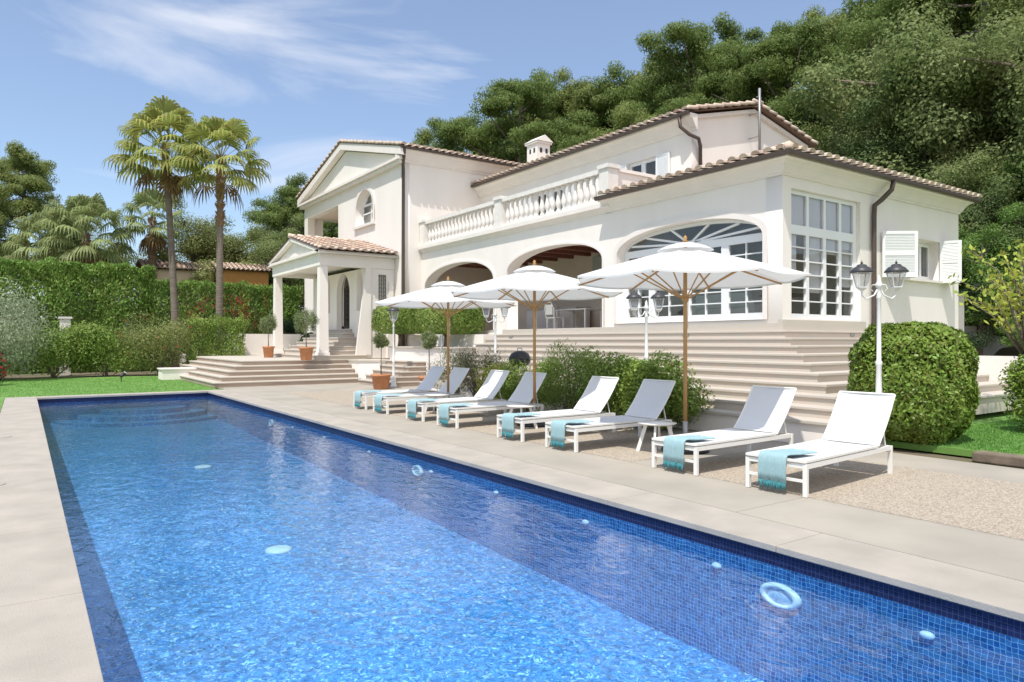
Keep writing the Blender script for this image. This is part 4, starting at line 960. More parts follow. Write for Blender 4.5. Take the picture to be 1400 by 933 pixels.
# ================================================================== LOUNGERS
def make_lounger():
    r = empty('sun_lounger'); Wd = .74; Lg = 2.18; zs = .37; h = Wd / 2
    # local: x from foot (0) to back (Lg), y across
    fr = MB()
    for y in (-h + .02, h - .02): fr.bar((0.045, y, .335), (Lg - .045, y, .335), .035, .055)
    for x in (.022, Lg - .022): fr.bar((x, -h + .045, .335), (x, h - .045, .335), .035, .05)
    fr.bar((1.76, -h + .04, .335), (1.76, h - .04, .335), .03, .03)
    fr.build('frame', alu, r)
    for x in (.022, Lg - .022):
        for y in (-h + .022, h - .022): MB().box(x - .024, x + .024, y - .024, y + .024, 0, .36).build('leg', alu, r, bevel=.004)
    MB().bar((.022, -h + .045, .17), (.022, h - .045, .17), .03, .03).build('crossbar', alu, r)
    # seat sling: slightly dished cloth between side rails
    N, Mx = 14, 6; vs = []; th = .012
    def sl_(x, y):
        return -.018 * math.cos(y / (h - .04) * PI / 2) * (1 if .05 < x < 1.7 else .3)
    x0, x1 = 0.0, 1.74
    mb = MB(); top = [(x0 + (x1 - x0) * i / N, (-h + .015) + (Wd - .03) * j / Mx) for i in range(N + 1) for j in range(Mx + 1)]
    W_ = Mx + 1; n0 = len(top)
    mb.add([(x, y, .395 + sl_(x, y)) for x, y in top] + [(x, y, .395 - th + sl_(x, y)) for x, y in top],
           [(i * W_ + j, (i + 1) * W_ + j, (i + 1) * W_ + j + 1, i * W_ + j + 1) for i in range(N) for j in range(Mx)] +
           [(n0 + i * W_ + j + 1, n0 + (i + 1) * W_ + j + 1, n0 + (i + 1) * W_ + j, n0 + i * W_ + j) for i in range(N) for j in range(Mx)])
    mb.build('seat', sling, r, True)
    rl = MB()
    for y in (-h + .012, h - .012): rl.bar((0, y, .387), (1.75, y, .387), .026, .026)
    rl.bar((0, -h + .012, .387), (0, h - .012, .387), .026, .026); rl.build('seat_rail', alu, r)
    # backrest
    def bp(t, y): # t along the back 0..1
        a = R(50) + .18 * (t - .3) if t > 0 else R(50)
        L = .80 * t
        return (1.78 + L * math.cos(R(52)) + .03 * math.sin(t * PI) * .6, y, .39 + L * math.sin(R(52)) - .02 * math.sin(t * PI) + (.0 if t < .9 else -.012))
    vs = []; N = 10
    grid = [(i / N, (-h + .015) + (Wd - .03) * j / Mx) for i in range(N + 1) for j in range(Mx + 1)]
    f_ = [bp(t, y) for t, y in grid]; dish = [.016 * math.cos(y / (h - .02) * PI / 2) for t, y in grid]
    mb = MB(); A = [(p[0] + d * .8, p[1], p[2] - d * .6) for p, d in zip(f_, dish)]; Bk = [(p[0] + .01, p[1], p[2] - .007) for p in A]; n0 = len(A)
    mb.add(A + Bk, [(i * W_ + j, (i + 1) * W_ + j, (i + 1) * W_ + j + 1, i * W_ + j + 1) for i in range(N) for j in range(Mx)] + [(n0 + i * W_ + j + 1, n0 + (i + 1) * W_ + j + 1, n0 + (i + 1) * W_ + j, n0 + i * W_ + j) for i in range(N) for j in range(Mx)])
    b_ = mb.build('backrest', sling, r, True)
    bf = MB()
    for y in (-h + .014, h - .014): bf.tube([Vector(bp(i / 8, y)) + Vector((.006, 0, -.004)) for i in range(9)], .014, 6)
    bf.tube([Vector(bp(1, -h + .014)), Vector(bp(1, h - .014))], .014, 6); bf.tube([Vector(bp(0.02, -h + .014)), Vector(bp(0.02, h - .014))], .012, 6)
    bf.build('back_frame', alu, b_)
    st = MB()
    for y in (-h + .05, h - .05): st.tube([bp(.42, y), (2.08, y, .36)], .010, 6)
    st.build('backrest_strut', alu, b_)
    return r
lg0 = make_lounger()
# (foot x, y centre, turn)
LP = [(6.93, 4.77, 4.5), (6.94, 6.28, 2), (6.88, 8.55, 1.5), (6.86, 9.92, 1.5), (6.86, 12.10, 2.5), (6.86, 13.50, 2), (6.88, 15.30, 2), (6.92, 16.62, 1)]
LL = ['white sling sun lounger nearest the camera, beside the clipped green dome', 'second white sun lounger from the camera, its backrest partly shaded by the big parasol', 'third white sun lounger, right beside the round side table under the big parasol',
      'fourth white sun lounger, with the black base of the middle parasol beside it', 'fifth white sun lounger, just beyond the middle parasol pole', 'sixth white sun lounger, its side table between it and the fifth',
      'seventh white sun lounger, in the shade of the farthest parasol', 'farthest white sun lounger, in front of the two terracotta pots']
TL = ['nearest turquoise fringed towel, over the foot of the lounger beside the clipped dome', 'turquoise fringed towel on the second lounger, above the black parasol base', 'turquoise fringed towel on the third lounger beside the side table',
      'turquoise fringed towel on the fourth lounger', 'turquoise fringed towel on the fifth lounger, right of the middle parasol pole', 'turquoise fringed towel on the sixth lounger',
      'turquoise fringed towel on the seventh lounger', 'farthest turquoise fringed towel, on the last lounger']
def make_towel(seed):
    rd = random.Random(seed); r = empty('towel')
    # local frame as the lounger's: hangs over the foot end at x = 0
    path = [(-.035, .13), (-.040, .22), (-.040, .32), (-.032, .40), (0.0, .435), (.06, .435), (.2, .425), (.38, .425), (.50, .425)]
    y0, y1 = -.235, .10; skew = .13; mb = MB(); M_ = 12
    def P_(i, j, off):
        x, z = path[i]; s_ = j / M_; y = y0 + (y1 - y0) * s_ - max(0, x) * .28 * skew * 4
        wob = .006 * math.sin(s_ * 19 + i * 1.3 + seed) + .004 * math.sin(s_ * 41 + seed)
        if i < 4: return (x - wob - off, y, z)
        if i == 4: return (x - .5 * off, y, z + .6 * off)
        return (x, y, z + wob * .6 + off)
    n = len(path); W_ = M_ + 1
    lay = [[P_(i, j, o) for i in range(n) for j in range(W_)] for o in (.012, -.006)]
    n0 = n * W_; f = []
    for i in range(n - 1):
        for j in range(M_):
            a = i * W_ + j; f.append((a, a + W_, a + W_ + 1, a + 1)); f.append((n0 + a + 1, n0 + a + W_ + 1, n0 + a + W_, n0 + a))
    for i in range(n - 1):
        for j in (0, M_): a = i * W_ + j; f.append((a, n0 + a, n0 + a + W_, a + W_))
    for j in range(M_):
        for i in (0, n - 1): a = i * W_ + j; f.append((a, a + 1, n0 + a + 1, n0 + a))
    mb.add(lay[0] + lay[1], f); t = mb.build('cloth', towel_m, r, True)
    fm = MB()
    for k in range(19):
        y = y0 + (y1 - y0) * (k + .5) / 19; dx = rd.uniform(-.012, .012); dy = rd.uniform(-.012, .012); L = rd.uniform(.07, .105)
        fm.tube([(-.045, y, .135), (-.048 + dx * .5, y + dy * .5, .135 - L * .5), (-.048 + dx, y + dy, .135 - L)], [.007, .009, .005], 5)
    fm.build('fringe', fringe_m, r, True)
    return r
for i, (x, y, a) in enumerate(LP):
    o = lg0 if i == 0 else copy_tree(lg0)
    o.location = (x, y, 0); o.rotation_euler.z = R(a); tag(o, LL[i], 'sun lounger', 'white sun loungers lined up beside the pool')
    t = make_towel(i); a2 = R(a)
    sh = (.02, -.03, .02, .0, .04, .02, .0, .02)[i] + .06
    t.location = (x - math.sin(a2) * sh, y + math.cos(a2) * sh, 0); t.rotation_euler.z = a2 + R(random.uniform(-1, 1)); t.scale = (1, 1, 1)
    tag(t, TL[i], 'towel', 'turquoise towels on the loungers')
def make_table():
    r = empty('side_table')
    MB().lathe([(.001, .425), (.25, .425), (.29, .445), (.295, .452), (.001, .458)], n=32, cap=False).build('tabletop', alu, r, True)
    for a in (35, 125, 215, 305):
        c, s_ = math.cos(R(a)), math.sin(R(a)); MB().bar((c * .17, s_ * .17, .425), (c * .30, s_ * .30, 0), .03, .055, up=(c, s_, 0)).build('leg', alu, r)
    return r
t0_ = make_table()
for i, (x, y, lb) in enumerate(((7.95, 7.52, 'round white side table nearest the camera, between the second and third loungers'), (7.9, 11.02, 'round white side table between the fourth and fifth loungers by the middle parasol'), (7.9, 14.4, 'farthest round white side table, between the sixth and seventh loungers'))):
    o = t0_ if i == 0 else copy_tree(t0_); o.location = (x, y, 0); o.rotation_euler.z = R(20 * i); tag(o, lb, 'side table', 'round side tables between loungers')

# ================================================================== LAMP POSTS
def lamp_head(mb_cap, mb_fr, mb_gl, c, s=1.0):
    x, y, z = c
    q = PI / 4
    mb_gl.lathe([(.085 * s, z), (.155 * s, z + .25 * s)], (x, y, 0), 4, False, q)
    for k in range(4):
        a = q + k * PI / 2
        mb_fr.bar((x + .087 * s * math.cos(a), y + .087 * s * math.sin(a), z), (x + .158 * s * math.cos(a), y + .158 * s * math.sin(a), z + .25 * s), .012, .012)
        a2 = a + PI / 2
        for r_, zz in ((.087, 0), (.158, .25)): mb_fr.bar((x + r_ * s * math.cos(a), y + r_ * s * math.sin(a), z + zz * s), (x + r_ * s * math.cos(a2), y + r_ * s * math.sin(a2), z + zz * s), .014, .014)
    mb_fr.lathe([(.02, z - .06 * s), (.05 * s, z - .04 * s), (.09 * s, z - .002)], (x, y, 0), 12)
    mb_cap.lathe([(.185 * s, z + .252 * s), (.19 * s, z + .27 * s), (.13 * s, z + .34 * s), (.085 * s, z + .36 * s), (.075 * s, z + .385 * s), (.03 * s, z + .40 * s)], (x, y, 0), 12)
    mb_cap.lathe([(.012, z + .40 * s), (.022, z + .425 * s), (.008, z + .44 * s), (.001, z + .475 * s)], (x, y, 0), 8)
def lamp_post(name, loc, H, heads, label, rz=0, cap=lampgrey, s=1.0):
    r = tag(empty(name, loc, rz), label, 'lamp post', 'white garden lamp posts')
    MB().lathe([(.13, 0), (.13, .05), (.10, .09), (.085, .30), (.095, .33), (.07, .37), (.05, .42), (.042, .9), (.052, .93), (.052, .97), (.036, 1.0), (.030, H - .62), (.042, H - .60), (.030, H - .56), (.030, H - .45), (.05, H - .43), (.05, H - .38), (.025, H - .34), (.03, H - .30), (.001, H - .24)], n=16).build('post', lampwhite, r, True)
    if heads == 2:
        for sg in (-1, 1):
            am = MB(); pts = [(0, 0, H - .42), (sg * .07, 0, H - .56), (sg * .19, 0, H - .62), (sg * .25, 0, H - .57), (sg * .26, 0, H - .50)]
            am.tube(pts, .013, 6); am.tube([(sg * .03, 0, H - .40), (sg * .10, 0, H - .40), (sg * .13, 0, H - .46), (sg * .09, 0, H - .50)], .009, 6); am.build('arm', lampwhite, r, True)
            a, b, c = MB(), MB(), MB(); lamp_head(a, b, c, (sg * .26, 0, H - .44), s * .92)
            ln = b.build('lantern', lampwhite, r); c.build('pane', lampglass, ln); a.build('cap', cap, ln, True)
    else:
        a, b, c = MB(), MB(), MB(); lamp_head(a, b, c, (0, 0, H - .36), 1.25)
        ln = b.build('lantern', lampwhite, r); c.build('pane', lampglass, ln); a.build('cap', cap, ln, True)
    return r
lamp_post('lamp_post', (11.0, 5.72, .40), 2.58, 2, 'white double-headed lamp post in front of the clipped dome, nearest the camera', R(-40))
lamp_post('lamp_post', (11.0, 10.72, .40), 2.42, 2, 'white double-headed lamp post behind the big parasol, below the arched window', R(-40))
lamp_post('lamp_post', (11.0, 16.6, .40), 2.45, 2, 'white double-headed lamp post right of the clipped trees', R(-40))
lamp_post('lamp_post', (11.2, 23.7, 0), 2.84, 1, 'white single-headed lamp post behind the terracotta pot, left of the clipped trees')

# kettle barbecue on the low terrace
bq = tag(empty('kettle_barbecue', (10.78, 15.1, .40)), 'black kettle barbecue standing behind the bushes by the stairs', 'barbecue')
MB().lathe([(.06, .60), (.20, .64), (.28, .74), (.29, .82)], n=28).build('bowl', blackp, bq, True)
ld = MB().lathe([(.295, .825), (.29, .86), (.23, .97), (.12, 1.03), (.001, 1.045)], n=28, cap=False).build('lid', blackp, bq, True)
MB().tube([(-.07, 0, 1.03), (-.07, 0, 1.11), (.07, 0, 1.11), (.07, 0, 1.03)], .014, 8).build('handle', greyalu, ld)
for a in (90, 210, 330): c, s_ = math.cos(R(a)), math.sin(R(a)); MB().tube([(c * .15, s_ * .15, .68), (c * .30, s_ * .30, 0)], .013, 6).build('leg', greyalu, bq)
MB().box(.12, .62, -.42, -.14, .80, .83).build('side_shelf', greyalu, bq, bevel=.005)

# ================================================================== POTTED TREES
def potted(loc, H, rc, label, m=potolive_m, loose=False, pr=.27, seed=1, hollow=.6, n=2600):
    r = tag(empty('potted_tree', loc), label, 'potted tree', 'small trees in terracotta pots')
    MB().lathe([(pr * .72, 0), (pr * .78, .03), (pr * .95, .44), (pr * 1.06, .445), (pr * 1.08, .52), (pr * .98, .53), (pr * .93, .47)], n=28).build('pot', terracotta, r, True)
    MB().lathe([(.001, .475), (pr * .93, .475)], n=20, cap=False).build('soil', soil, r)
    rd = random.Random(seed); tb = MB(); tz = H - rc * 1.4
    pts = [(0, 0, .46), (rd.uniform(-.03, .03), rd.uniform(-.03, .03), .46 + (tz - .46) * .5), (rd.uniform(-.02, .02), 0, tz)]
    tb.tube(pts, [.022, .018, .016], 8)
    for k in range(9):
        a = 2 * PI * k / 9; tb.tube([pts[2], (math.cos(a) * rc * .5, math.sin(a) * rc * .5, H - rc * (.9 + .3 * math.sin(k * 2.1))), (math.cos(a) * rc * .8, math.sin(a) * rc * .8, H - rc + rd.uniform(-.3, .5) * rc)], [.010, .007, .003], 5)
    tb.build('trunk', bark, r, True)
    cs = [(0, 0, 0)]; rs = [(rc * .72,) * 3]
    for k in range(16):
        v = Vector((rd.gauss(0, 1), rd.gauss(0, 1), rd.gauss(0, 1))).normalized() * rc * (.62 if not loose else .8); cs.append(tuple(v)); w_ = rc * rd.uniform(.26, .42); rs.append((w_, w_, w_ * (1 if not loose else 1.5)))
    P, U = clumps(cs, rs, n // 17 * 2, .1, 1.05); P = P + np.array([0, 0, H - rc])
    link('crown', leaves_mesh('crown', P, .065, .020, m, U * .7 + np.array([0, 0, .3]), .9), r)
    return r
potted((9.35, 33.2, .93), 1.98, .40, 'small grey olive tree in a terracotta pot left of the porch', loose=True, pr=.26, seed=3, hollow=.3)
potted((9.35, 27.9, .93), 2.02, .46, 'small olive tree in a terracotta pot in front of the near porch column', loose=True, pr=.28, seed=4, hollow=.3)
potted((10.4, 23.03, 0), 2.05, .34, 'ball-clipped small tree in a terracotta pot at the foot of the single lamp post', pr=.34, seed=5)
potted((11.15, 20.85, 0), 2.10, .36, 'ball-clipped small tree in a pot half hidden behind the farthest lounger', pr=.34, seed=6)
tag(MB().tube([(11.3, 20.45, .0), (11.55, 20.7, 1.9)], .012, 6).build('garden_cane', greyalu, smooth=True), 'thin grey pole leaning beside the ball-clipped potted tree', 'pole')

# ================================================================== CLIPPED TREES AND BUSHES
def leafbox(n, sx, sy, sz, round_=.25):
    """points near the surface of a rounded box centred at origin"""
    u = unit(n); k = 5.0
    w = (np.abs(u) ** k).sum(1) ** (1 / k); p = u / w[:, None]
    p *= RNG.uniform(.88, 1.03, n)[:, None]
    return p * np.array([sx, sy, sz]), u
def topiary(loc, sx, sy, z0, z1, trunk0, label, n, ang=0):
    r = tag(empty('clipped_tree', loc, ang), label, 'clipped tree', 'clipped box-shaped trees in the raised planter')
    tb = MB(); tb.tube([(0, 0, trunk0), (.03, .02, (trunk0 + z0) / 2), (0, 0, z0 + .3)], [.11, .09, .08], 8)
    for k in range(6): a = k * 1.05; tb.tube([(0, 0, z0 - .1), (math.cos(a) * sx * .6, math.sin(a) * sy * .6, z0 + .5)], [.05, .02], 5)
    tb.build('trunk', bark, r, True)
    P, U = leafbox(n, sx, sy, (z1 - z0) / 2); P = P + np.array([0, 0, (z0 + z1) / 2])
    P[:, 0] *= 1 + .10 * (z1 - P[:, 2]) / (z1 - z0); P[:, 1] *= 1 + .10 * (z1 - P[:, 2]) / (z1 - z0)
    link('crown', leaves_mesh('crown', P, .085, .05, bush_m, U * .3, 1.0, N=U, nk=1.0), r)
topiary((13.0, 26.9, 0), .92, .92, 2.02, 3.2, 1.45, 'smaller clipped box-shaped tree, the left one of the pair in the raised planter', 14000)
topiary((13.3, 23.5, 0), 1.12, 1.2, 1.98, 3.25, 1.45, 'wider clipped box-shaped tree, the right one of the pair in the raised planter', 18000)
def bush(loc, radii, label, m, n=9000, L=.06, Wd=.032, stems=14, seed=1, grp=None, up=.3, lumps=16, cat='bush', lo=.55, kind='bush', twig=bark, lr=.45, jit=1.0):
    r = tag(empty(kind, loc), label, cat, grp); rd = random.Random(seed); rx, ry, rz_ = radii
    cs = [(0, 0, rz_ * .85), (0, 0, rz_ * .5)]; rs = [(rx * .8, ry * .8, rz_ * .85), (rx * .82, ry * .82, rz_ * .5)]
    for k in range(lumps):
        a = rd.uniform(0, 2 * PI); e_ = rd.uniform(-.9, 1.0); q = rd.uniform(.45, .75)
        cs.append((math.cos(a) * math.cos(e_) * rx * q, math.sin(a) * math.cos(e_) * ry * q, rz_ * .95 + math.sin(e_) * rz_ * q)); w = lr * rd.uniform(.7, 1.15); rs.append((rx * w, ry * w, rz_ * w))
    P, U = clumps(cs, rs, n // (lumps + 2), lo, 1.05); k_ = P[:, 2] > .03; P = P[k_]; U = U[k_]
    sm = MB()
    for k in range(stems):
        a = rd.uniform(0, 2 * PI); e = Vector(cs[k % len(cs)]); sm.tube([(rd.uniform(-.1, .1), rd.uniform(-.1, .1), 0), (e.x * .4, e.y * .4, e.z * .5), e], [.022, .014, .005], 5)
    sm.build('stem', twig, r)
    link('foliage', leaves_mesh('foliage', P, L, Wd, m, U * .5 + np.array([0, 0, up]), jit, N=U, nk=1.1), r)
    return r
# clipped dome near the lamp post
dm = tag(empty('clipped_dome', (11.80, 5.60, 0)), 'big dome-clipped shiny green bush at the right, beside the nearest lounger and lamp post', 'bush')
u = unit(40000); u[:, 2] = np.where(u[:, 2] < -.75, -u[:, 2], u[:, 2])
w = (np.abs(u) ** 3.5).sum(1) ** (1 / 3.5); P = u / w[:, None]
bumps = 1 + .035 * np.sin(P[:, 0] * 9 + 1) * np.sin(P[:, 1] * 8) + .03 * np.sin(P[:, 2] * 11 + P[:, 0] * 6)
P = P * ((1.03 - RNG.exponential(.10, len(P)).clip(0, .5)) * bumps)[:, None] * np.array([.775, .775, .97]) + np.array([0, 0, .97])
P[:, 0] *= np.clip(.72 + P[:, 2] * .5, .72, 1); P[:, 1] *= np.clip(.72 + P[:, 2] * .5, .72, 1)
P = P[P[:, 2] > .05]; uu = (P - np.array([0, 0, .9])); uu /= np.linalg.norm(uu, axis=1)[:, None]
link('foliage', leaves_mesh('foliage', P, .085, .042, shiny_m, uu * .8 + np.array([0, 0, .15]), .8, N=uu, nk=.9), dm)
sm = MB()
for k in range(14): a = k * .45; sm.tube([(.12 * math.cos(a), .12 * math.sin(a), 0), (.6 * math.cos(a), .6 * math.sin(a), .8 + .3 * math.sin(k * 3))], [.03, .01], 5)
sm.build('stem', bark, dm)
# the line of bushes between the loungers and the broad stairs
G1 = 'bushes planted between the loungers and the broad stairs'
bush((10.35, 17.9, 0), (.8, 1.0, .84), 'twiggy dry brownish bush, leftmost behind the loungers', rose_m, 5200, .075, .018, 40, 1, G1, .9, 14, lo=.2, lr=.5)
bush((10.3, 16.4, 0), (.78, .9, .84), 'grey-green rosemary-like bush just left of the barbecue', rose_m, 5600, .075, .018, 36, 2, G1, .9, 14, lo=.2, lr=.5)
bush((10.1, 15.2, 0), (.65, .75, .62), 'low yellow-green bush in front of the barbecue', yel_m, 3600, .07, .03, 16, 3, G1)
bush((10.15, 13.7, 0), (.85, .95, .76), 'dense dark green bush right of the middle parasol pole', bush_m, 11000, .06, .03, 14, 4, G1)
bush((10.2, 12.3, 0), (.85, .9, .90), 'tall bush with upright pale shoots left of the big parasol pole', bush_m, 9000, .07, .02, 26, 5, G1, 1.2)
bush((10.1, 10.9, 0), (.85, .9, .84), 'green bush behind the third lounger', bush_m, 11000, .065, .034, 14, 6, G1)
bush((10.0, 9.35, 0), (.85, .95, .84), 'rounded bright green bush at the right end of the row, behind the big parasol pole', shiny_m, 12000, .07, .036, 14, 7, G1)
# bright lawn shrub and right-hand planting
bush((14.45, 4.7, .1), (.62, .62, .78), 'clipped dark green bush cut off by the right edge of the photo', shiny_m, 9000, .08, .04, 12, 8)
ys_ = tag(empty('yellow_shrub', (14.9, 5.05, .1)), 'loose yellow-green shrub with long pale sprays at the right edge', 'shrub')
sb = MB(); tips_ = []
rd = random.Random(5)
for k in range(34):
    a = rd.uniform(0, 2 * PI); ln = rd.uniform(.4, 1.35); zt = rd.uniform(2.1, 3.5)
    p0 = Vector((0, 0, 1.2)); p1 = Vector((math.cos(a) * ln * .5, math.sin(a) * ln * .5, zt * .85)); p2 = Vector((math.cos(a) * ln, math.sin(a) * ln, zt + rd.uniform(-.25, .15)))
    sb.tube([p0, p1, p2], [.02, .012, .004], 5)
    for j in range(34): t = rd.uniform(.25, 1.03); q = (p0.lerp(p1, t * 2) if t < .5 else p1.lerp(p2, t * 2 - 1)); tips_.append((q.x + rd.gauss(0, .06), q.y + rd.gauss(0, .06), q.z + rd.gauss(0, .06)))
sb.tube([(0, 0, 0), (0, 0, 1.25)], .05, 8)
sb.build('stem', bark, ys_, True); link('foliage', leaves_mesh('foliage', np.array(tips_), .13, .065, yel_m, np.array([0, 0, .3]), 1.0), ys_)

edging_m = mat('edging_stone', (0.24, 0.19, 0.14), .9, var=.4, vscale=5, bump=.4, bscale=20)
# right-hand yard: lawn, kerb, path, walls and steps
l2 = MB(); l2.box(11.4, 30, -6, 5.9, .0, .10); l2.box(13.6, 30, 5.9, 6.9, .0, .098); structure(l2.build('lawn', grass_m))
kb = MB(); kb.box(11.1, 11.38, -6, 4.45, -.02, .12); tag(kb.build('stone_edging', edging_m, bevel=.02), 'low brown stone edging along the small lawn at the right', 'kerb')
kb2 = MB(); kb2.box(13.2, 30, 6.92, 7.1, .0, .30); tag(kb2.build('stone_edging', edging_m, bevel=.02), 'brown stone edging between the small lawn and the pale path at the right', 'kerb')
structure(MB().box(13.2, 30, 7.12, 11.6, .0, .31).build('path', coping_m))
tag(MB().box(16.2, 18.4, 8.2, 8.9, .312, .52).build('stone_step', stairs_m, bevel=.01), 'single pale stone step on the path at the right of the dome', 'step')
lv = [(18.8 + 0 * k, 30, 8.9 + .36 * k, 9.9 + .36 * k + 2, .312 + .17 * k, .312 + .17 * (k + 1)) for k in range(4)]
steps_thing('yard_stairs', 'low stone steps rising behind the clipped dome at the right of the villa', [(24.2, 32, 9.0 + .5 * k, 13, .312 + .17 * k, .312 + .17 * (k + 1)) for k in range(4)], (24.2, 9.0, .3))
gwm = mat('grey_render', (0.46, 0.445, 0.42), .95, var=.1, vscale=.8)
tag(MB().box(24.1, 24.9, 10.2, 16, .99, 3.2).build('grey_wall', gwm), 'stub of grey rendered wall next to the villa corner', 'wall')
tag(MB().box(24.92, 46, 12.4, 12.7, .3, 2.3).build('grey_wall', gwm), 'lower grey rendered wall above the yard steps', 'wall')
tag(MB().box(26.4, 46, 15.5, 15.8, .3, 4.2).build('grey_wall', gwm), 'high grey rendered retaining wall at the far right under the trees', 'wall')
bush((17.8, 7.6, .3), (.5, .5, .35), 'low dark ground shrub beside the pale path', dark_m, 3000, .07, .03, 6, 12)

# ================================================================== HEDGES AND LEFT PLANTING
def hedge(x0, x1, y0, y1, z0, z1, label, n, m=hedge_m, name='hedge', L=.26, Wd=.085):
    r = tag(empty(name, ((x0 + x1) / 2, (y0 + y1) / 2, z0)), label, 'hedge')
    cx, cy = (x0 + x1) / 2, (y0 + y1) / 2; hx, hy, hz = (x1 - x0) / 2, (y1 - y0) / 2, (z1 - z0)
    A = np.array([2 * hx * hz, 2 * hx * hz, 2 * hy * hz, 2 * hy * hz, 4 * hx * hy]); c = RNG.choice(5, n, p=A / A.sum())
    a = RNG.uniform(-1, 1, n); b = RNG.uniform(0, 1, n)
    P = np.zeros((n, 3)); U = np.zeros((n, 3))
    for k, (ax, sg) in enumerate(((1, -1), (1, 1), (0, -1), (0, 1))):
        q = c == k; P[q, ax] = sg * (hy if ax == 1 else hx); P[q, 1 - ax] = a[q] * (hx if ax == 1 else hy); P[q, 2] = b[q] * hz; U[q, ax] = sg
    q = c == 4; P[q, 0] = a[q] * hx; P[q, 1] = RNG.uniform(-1, 1, q.sum()) * hy; P[q, 2] = hz; U[q, 2] = 1
    bump = .16 * np.sin(P[:, 0] * 2.3 + P[:, 1] * 1.1) + .12 * np.sin(P[:, 0] * 5.1 + P[:, 2] * 2.3 + 1) + .10 * np.sin(P[:, 1] * 4.3 + P[:, 2] * 1.7)
    P += U * (bump - .05 - RNG.exponential(.16, n))[:, None]
    P[:, 2] = np.maximum(P[:, 2], .05)
    link('foliage', leaves_mesh('foliage', P, L, Wd, m, U * .35 + np.array([0, 0, 1.0]), .75, N=U, nk=.8), r)
    st = MB(); k = x0 + .5
    while k < x1: st.tube([(k - cx, 0, 0), (k - cx, 0, hz * .8)], [.07, .03], 6); k += 1.1
    st.build('stem', bark, r)
hedge(-16, 6.2, 44.6, 47.0, 0, 5.95, 'tall clipped cypress hedge along the left side behind the shrubs', 75000)
hedge(6.6, 17.0, 51.6, 53.4, 0, 5.75, 'lower-looking far clipped hedge between the palms and the porch', 26000)
hedge(7.0, 9.6, 38.2, 40.2, .2, 2.85, 'small square-clipped hedge block left of the entrance steps', 12000, bush_m, L=.12, Wd=.06)
G2 = 'flowering shrubs bordering the lawn on the left'
bush((-4.5, 38.6, 0), (2.4, 1.4, 1.1), 'low bright green shrub at the far left end of the lawn border', bush_m, 9000, .12, .06, 12, 21, G2, lumps=22)
bush((-1.6, 38.9, 0), (2.2, 1.5, 1.3), 'low bright green shrub below the silvery bush', bush_m, 9000, .12, .06, 12, 22, G2, lumps=22)
bush((1.2, 39.3, 0), (2.2, 1.5, 1.38), 'spreading bright green shrub in the middle of the lawn border', bush_m, 9000, .12, .06, 12, 23, G2, lumps=22)
bush((3.3, 39.3, 0), (2.0, 1.5, 1.4), 'green shrub left of the large rounded olive-green one', bush_m, 8000, .12, .06, 12, 24, G2, lumps=22)
fl_big = bush((5.6, 38.9, 0), (2.2, 1.6, 1.75), 'large rounded olive-green shrub with a few red flowers beside the low white wall', broad_m, 12000, .11, .05, 16, 25, G2, lumps=24)
bush((-1.3, 37.0, 0), (2.2, 1.6, 2.35), 'tall silvery grey-green bush at the left edge in front of the hedge', olive_m, 15000, .16, .035, 20, 26, None, .8, 26, lo=.3)
fl_small = bush((-1.35, 33.4, .0), (.85, .85, .72), 'small flowering bush with dark leaves and red blossom at the left edge of the lawn', dark_m, 4500, .07, .035, 10, 27)
bush((14.4, 44.5, .9), (1.8, 1.0, 1.3), 'dark shrub growing by the garden wall left of the porch', dark_m, 7000, .12, .05, 10, 28)
def blossoms(par, r, n, up):
    P = unit(n) * np.asarray(r) * RNG.uniform(.8, 1.08, n)[:, None] + np.array([0, 0, up]); P = P[P[:, 2] > .1]
    return link('blossom', leaves_mesh('blossom', P, .11, .09, flower_m), par)
blossoms(fl_small, (.9, .9, .7), 160, .75); blossoms(fl_big, (2.0, 1.6, 1.6), 60, 1.6)
fs1 = bush((9.6, 43.6, .2), (1.9, .8, 1.7), 'loose shrub with pink and red flowers in front of the far hedge', broad_m, 5500, .12, .05, 12, 29, None)
blossoms(fs1, (1.9, .9, 1.3), 420, 2.9)
fs2 = bush((11.0, 45.5, .9), (.6, .5, 1.4), 'narrow climber full of red flowers behind the first potted olive tree', dark_m, 2500, .12, .05, 8, 30, None)
blossoms(fs2, (.5, .5, 1.0), 160, 2.6)
for x, y, z, lb in ((1.7, 41.2, 2.3, 'white block-shaped garden light among the shrubs below the tall hedge'), (7.7, 41.0, 2.2, 'white block-shaped garden light behind the small square hedge')):
    e_ = tag(empty('garden_light', (x, y, 0)), lb, 'garden light'); MB().box(-.22, .22, -.22, .22, 0, z + .5).build('pillar', stucco, e_); MB().box(-.28, .28, -.28, .28, z + .502, z + .60).build('cap', trim, e_)
gl2 = tag(empty('lawn_spotlight', (3.35, 33.3, 0), R(30)), 'small black spotlight on a spike in the lawn near the low white wall', 'spotlight')
MB().tube([(0, 0, 0), (0, 0, .2)], .02, 6).build('spike', blackp, gl2); MB().tube([(-.03, 0, .2), (.16, 0, .34)], [.05, .08], 10).build('lamp_body', blackp, gl2); MB().tube([(.161, 0, .341), (.18, 0, .355)], [.08, .08], 10).build('lens', lampwhite, gl2)

